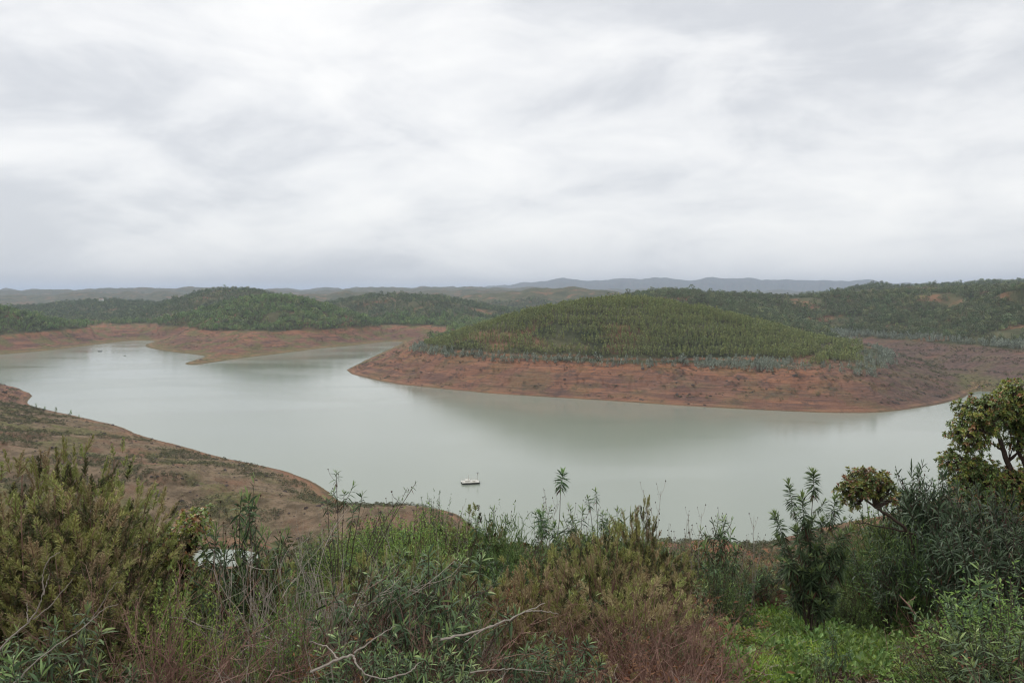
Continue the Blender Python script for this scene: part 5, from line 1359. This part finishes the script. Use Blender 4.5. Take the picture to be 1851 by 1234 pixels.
        mb.leaves(Pp, rng.normal(0, 1, (n_, 3)), rng.uniform(.025, .06, n_), .016, 1, .2, rng, simple=True)
        return mb
    clear = lambda px, d: (px > 1275 + fbm(d * 1.3, px / 90, 2, 201) * 60) & (px < 1715 + fbm(d * 1.1, px / 70, 2, 203) * 60) & (d < 13.2)
    path = lambda px, d, X: (np.abs(X - (2.75 + (d - 6.6) * .66 + .25 * fbm(d * .8, d * 0, 2, 205))) < .20 + .34 * fbm(X * 1.6, d * 1.6, 3, 207)) & (d < 10.5)
    cover('twig_tangle', [tangle(rng) for _ in range(7)], [M['dead_red'], M['rust']], 9, 4.2, 19, 'dark tangle of dead twigs and withered leaves under the bushes', 'undergrowth', lambda p, d, X: ~clear(p, d), .7, 1.5)
    cover('dry_undergrowth', [tuft(rng, 20, .32) for _ in range(4)], [M['straw']], 9, 4.2, 22, 'dry straw and grass between the foreground bushes', 'grass', lambda p, d, X: ~clear(p, d) & (fbm(X / 1.5, d / 1.5, 2, 211) > -.1))
    cover('brown_litter', [litter(rng) for _ in range(6)], [M['dead_red']], 16, 4.2, 16, 'fallen twigs and brown litter under the bushes', 'litter', lambda p, d, X: ~clear(p, d))
    cover('leaf_undergrowth', [forb(rng, 26, .05) for _ in range(5)], [M['rust']], 16, 4.2, 16, 'withered brown leaves covering the ground under the bushes', 'undergrowth', lambda p, d, X: ~clear(p, d), .8, 1.6)
    cover('low_green_undergrowth', [forb(rng) for _ in range(5)], [M['green']], 8, 4.2, 18, 'low green plants between the foreground bushes', 'undergrowth', lambda p, d, X: ~clear(p, d) & (fbm(X / 1.2, d / 1.2, 2, 213) > 0.05), .7, 1.5)
    cover('grass', [tuft(rng, 26, .17, .0065, .08, .7) for _ in range(5)], [M['grass']], 85, 6.2, 13.6, 'bright green grass in the clearing beside the tall rockrose', 'grass', lambda p, d, X: clear(p, d) & ~path(p, d, X) & (fbm(X / 1.0, d / 1.0, 3, 217) > -.10), .35, 1.45)
    cover('clearing_straw', [tuft(rng, 12, .2, .005, .08, .8) for _ in range(4)], [M['straw']], 14, 6.2, 13.6, 'dry straw mixed into the green of the clearing', 'grass', lambda p, d, X: clear(p, d), .5, 1.2)
    cover('clearing_weeds', [forb(rng, 30, .06) for _ in range(5)], [M['green']], 14, 6.2, 13.6, 'darker leafy weeds scattered through the clearing', 'plants', lambda p, d, X: clear(p, d) & ~path(p, d, X), .6, 1.8)
    cover('clearing_herbs', [forb(rng, 22, .05) for _ in range(5)], [M['lime']], 22, 6.2, 13.6, 'small bright herbs growing in the grassy clearing', 'plants', lambda p, d, X: clear(p, d) & ~path(p, d, X) & (fbm(X / .8, d / .8, 2, 219) > 0.0), .5, 1.2)
    cover('path_leaves', [forb(rng, 14, .035) for _ in range(5)], [M['rust']], 26, 6.0, 13, 'withered leaves strewn over the dirt path and the clearing edge', 'litter', lambda p, d, X: clear(p, d) & (fbm(X / .6, d / .6, 2, 223) > -.05), .4, .9)
    cover('path_litter', [litter(rng) for _ in range(5)], [M['dead_grey']], 20, 6.0, 12, 'twigs and crumbs of earth on the dirt path', 'litter', lambda p, d, X: clear(p, d), .4, .8)


foreground()


# ------------------------------------------------------------------ things on the lake and the far shore
def platform():
    x, y, z = px2w(850, 873)
    root = link('floating_platform', None, loc=(x, y, 0)); root.rotation_euler = (0, 0, math.radians(12))
    tag(root, 'white floating platform with two thin masts moored in the middle of the lake', 'platform')
    for sy in (-1.35, 0, 1.35):
        mb = MB(); a = np.linspace(0, 2 * np.pi, 13)[:-1]
        mb.tube([[-3.0, sy, .12], [-2.8, sy, .16], [2.7, sy, .16], [3.05, sy, .34]], [.08, .24, .24, .10], 10)
        link('pontoon', mb.mesh('pontoon', [M['dark']]), root)
    for i in range(9):
        mb = MB(); mb.box((-2.6 + i * .65, 0, .56 + .006 * (i % 3)), (.62, 3.5, .16)); link('deck_plank', mb.mesh('deck_plank', [M['white']]), root)
    mb = MB(); mb.box((-.9, .3, .86), (1.5, 1.5, .5)); mb.box((-.9, .3, 1.13), (1.65, 1.65, .05)); link('equipment_box', mb.mesh('equipment_box', [M['white']]), root)
    mb = MB(); mb.box((1.1, -.5, .80), (1.0, .9, .38)); mb.box((1.1, -.5, 1.01), (1.1, 1.0, .04)); link('locker', mb.mesh('locker', [M['white']]), root)
    for sy in (-1.6, 1.6):
        mb = MB()
        for px_ in np.linspace(-2.8, 2.8, 7): mb.tube([[px_, sy, .6], [px_, sy, 1.3]], .03, 5)
        for hz_ in (.95, 1.3): mb.tube([[-2.8, sy, hz_], [2.8, sy, hz_]], .028, 5)
        link('railing', mb.mesh('railing', [M['white']]), root)
    mb = MB(); mb.tube([[-.6, .2, 1.1], [-.6, .2, 1.9], [-.6, .2, 3.0]], [.24, .12, .05], 8); link('mast', mb.mesh('mast', [M['white']]), root)
    mb = MB(); mb.tube([[2.6, .8, .6], [2.6, .8, 3.3]], [.07, .055], 6); ms = link('mast', mb.mesh('mast', [M['steel']]), root)
    mb = MB(); mb.box((2.6, .8, 3.2), (.8, .5, .05)); link('solar_panel', mb.mesh('solar_panel', [M['panel']]), ms)
    mb = MB(); mb.box((2.6, .8, 2.8), (.4, .35, .45)); link('instrument_box', mb.mesh('instrument_box', [M['white']]), ms)
    for nx, lb in ((2.9, 'dark'), (-2.75, 'dark')):
        mb = MB(); a = np.linspace(0, 6.28, 11)[:, None]; mb.tube(np.concatenate([np.full((11, 1), nx + .12), -1.0 + .3 * np.cos(a), .45 + .3 * np.sin(a)], 1), .09, 5); link('tyre_fender', mb.mesh('tyre_fender', [M['dark']]), root)


def boats():
    for px, py, ln, rz, lb in ((181, 635, 4.6, .2, 'tiny dark rowing boat lying off the far green shore'), (226, 643, 3.2, -.4, 'smaller grey boat a little nearer than the dark rowing boat')):
        x, y, _ = px2w(px, py)
        mb = MB(); st = []
        for t in np.linspace(-1, 1, 9):
            w = .75 * (1 - max(t, 0) ** 2.2) * (1 - .25 * max(-t, 0) ** 3) + .02; sh = .12 * t * t
            st.append([[t, -w, .5 + sh], [t, -w * .75, .1], [t, 0, -.15], [t, w * .75, .1], [t, w, .5 + sh], [t, w * .86, .5 + sh], [t, w * .6, .14], [t, 0, .0], [t, -w * .6, .14], [t, -w * .86, .5 + sh]])
        v = np.array(st); v[..., 0] *= ln / 2
        k = 10; q = [[i * k + j, i * k + (j + 1) % k, (i + 1) * k + (j + 1) % k, (i + 1) * k + j] for i in range(8) for j in range(k)]
        mb.add(v, q)
        o = link('rowing_boat', None, loc=(x, y, 0)); o.rotation_euler = (0, 0, rz); tag(o, lb, 'boat')
        link('hull', mb.mesh('hull', [M['dark' if px < 200 else 'steel']]), o)
        for sx in (-.25, .2):
            b = MB(); b.box((sx * ln, 0, .38), (.28, 1.3, .05)); link('bench', b.mesh('bench', [M['dead_grey']]), o)


def house():
    p = pxd(183, 541, 1870); z = float(ground(p[0], p[1])[0])
    root = link('farmhouse', None, loc=(p[0], p[1], max(z, p[2] - 3))); tag(root, 'small white house on the far wooded hilltop', 'house')
    mb = MB(); mb.box((0, 0, 1.4), (9, 6, 5.2)); link('wall', mb.mesh('wall', [M['plaster']]), root)
    mb = MB(); mb.add([[-4.8, -3.3, 4.0], [4.8, -3.3, 4.0], [4.8, 3.3, 4.0], [-4.8, 3.3, 4.0], [-4.8, 0, 5.3], [4.8, 0, 5.3]], [[0, 1, 5, 4], [2, 3, 4, 5], [0, 3, 2, 1]], [[0, 4, 3], [1, 2, 5]]); rf = link('roof', mb.mesh('roof', [M['tile']]), root)
    mb = MB(); mb.box((2.5, .8, 5.2), (.7, .7, 1.3)); link('chimney', mb.mesh('chimney', [M['plaster']]), rf)
    for wx in (-3, 3):
        mb = MB(); mb.box((wx, -3.02, 2.4), (1.1, .1, 1.2)); link('window', mb.mesh('window', [M['panel']]), root)
    mb = MB(); mb.box((0, -3.02, 1.2), (1.1, .1, 2.2)); link('door', mb.mesh('door', [M['trunk']]), root)


def pale_tree():
    rng = np.random.default_rng(5)
    d = 470.0
    dd = np.arange(440, 640, 2.0); zz = ground((1582 - CX) * dd / F_PX, dd); hit = np.nonzero(HY + F_PX * (EYE - zz) / dd <= 658)[0]
    if len(hit): d = float(dd[hit[0]])
    x = (1582 - CX) * d / F_PX; z = float(ground(x, d)[0])
    mb = MB()
    mb.tube([[0, 0, -.3], [.05, 0, 2], [.2, 0, 4.2], [.45, 0, 6], [.9, 0, 8.4]], [.30, .24, .18, .12, .05], 7)
    o = link('dead_tree', None, loc=(x, d, z)); tag(o, 'bare bleached dead tree standing on the red point right of the hill', 'tree')
    link('trunk', mb.mesh('trunk', [M['dead_pale']]), o)
    for a in ([[.12, 0, 3.6], [-.8, .2, 4.6], [-1.3, .2, 5.0]], [[.3, 0, 5.0], [1.2, -.2, 6.2], [1.6, 0, 6.6]], [[.15, 0, 3.9], [1.0, .4, 4.2], [1.5, .3, 4.1]], [[.05, 0, 1.0], [-1.0, -.3, 1.3], [-1.7, 0, .9]], [[.5, 0, 6.3], [.2, .2, 7.2]], [[0, 0, .5], [1.0, .2, .8], [2.0, .1, .6]]):
        b = MB(); b.tube(a, np.linspace(.10, .04, len(a)), 5); link('limb', b.mesh('limb', [M['dead_pale']]), o)


def saplings():
    rng = np.random.default_rng(9)
    for i, (px, py, hh, lb) in enumerate(((65, 737, 2.6, 'leftmost and smallest sapling of the row on the peninsula edge'), (81, 740, 3.0, 'second sapling of the row on the peninsula edge'), (101, 746, 3.2, 'bushy third sapling of the row on the peninsula edge'), (128, 752, 3.2, 'tallest sapling of the row on the peninsula edge'), (143, 757, 2.2, 'last sapling of the row, toward the red patch'))):
        best = None
        dd = np.arange(330, 450, 1.0); xx = (px - CX) * dd / F_PX; zz = ground(xx, dd); hit = np.nonzero((zz > .4) & (HY + F_PX * (EYE - zz) / dd <= py))[0]
        if len(hit): best = (float(xx[hit[0]]), float(dd[hit[0]]), float(zz[hit[0]]))
        if best is None: best = px2w(px, py + 4, .5)
        mb = tree_proto(rng, 'gum'); o = link('sapling', None, loc=(best[0], best[1], best[2] - .05)); o.scale = (hh * 1.3, hh * 1.3, hh)
        tag(o, lb, 'sapling', 'saplings on the peninsula edge')
        fo = MB(); fo.v, fo.n = mb.v[:1], mb.n; fo.q, fo.qm = mb.q[:1], [np.zeros(len(mb.q[0]))]
        link('crown', fo.mesh('crown', [M['pine']]), o)
        tr = MB(); tr.tube([[0, 0, -.05], [.01, 0, .4], [0, .01, .85]], [.022, .016, .005], 4); link('trunk', tr.mesh('trunk', [M['trunk']]), o)


platform(); boats(); house(); pale_tree(); saplings()
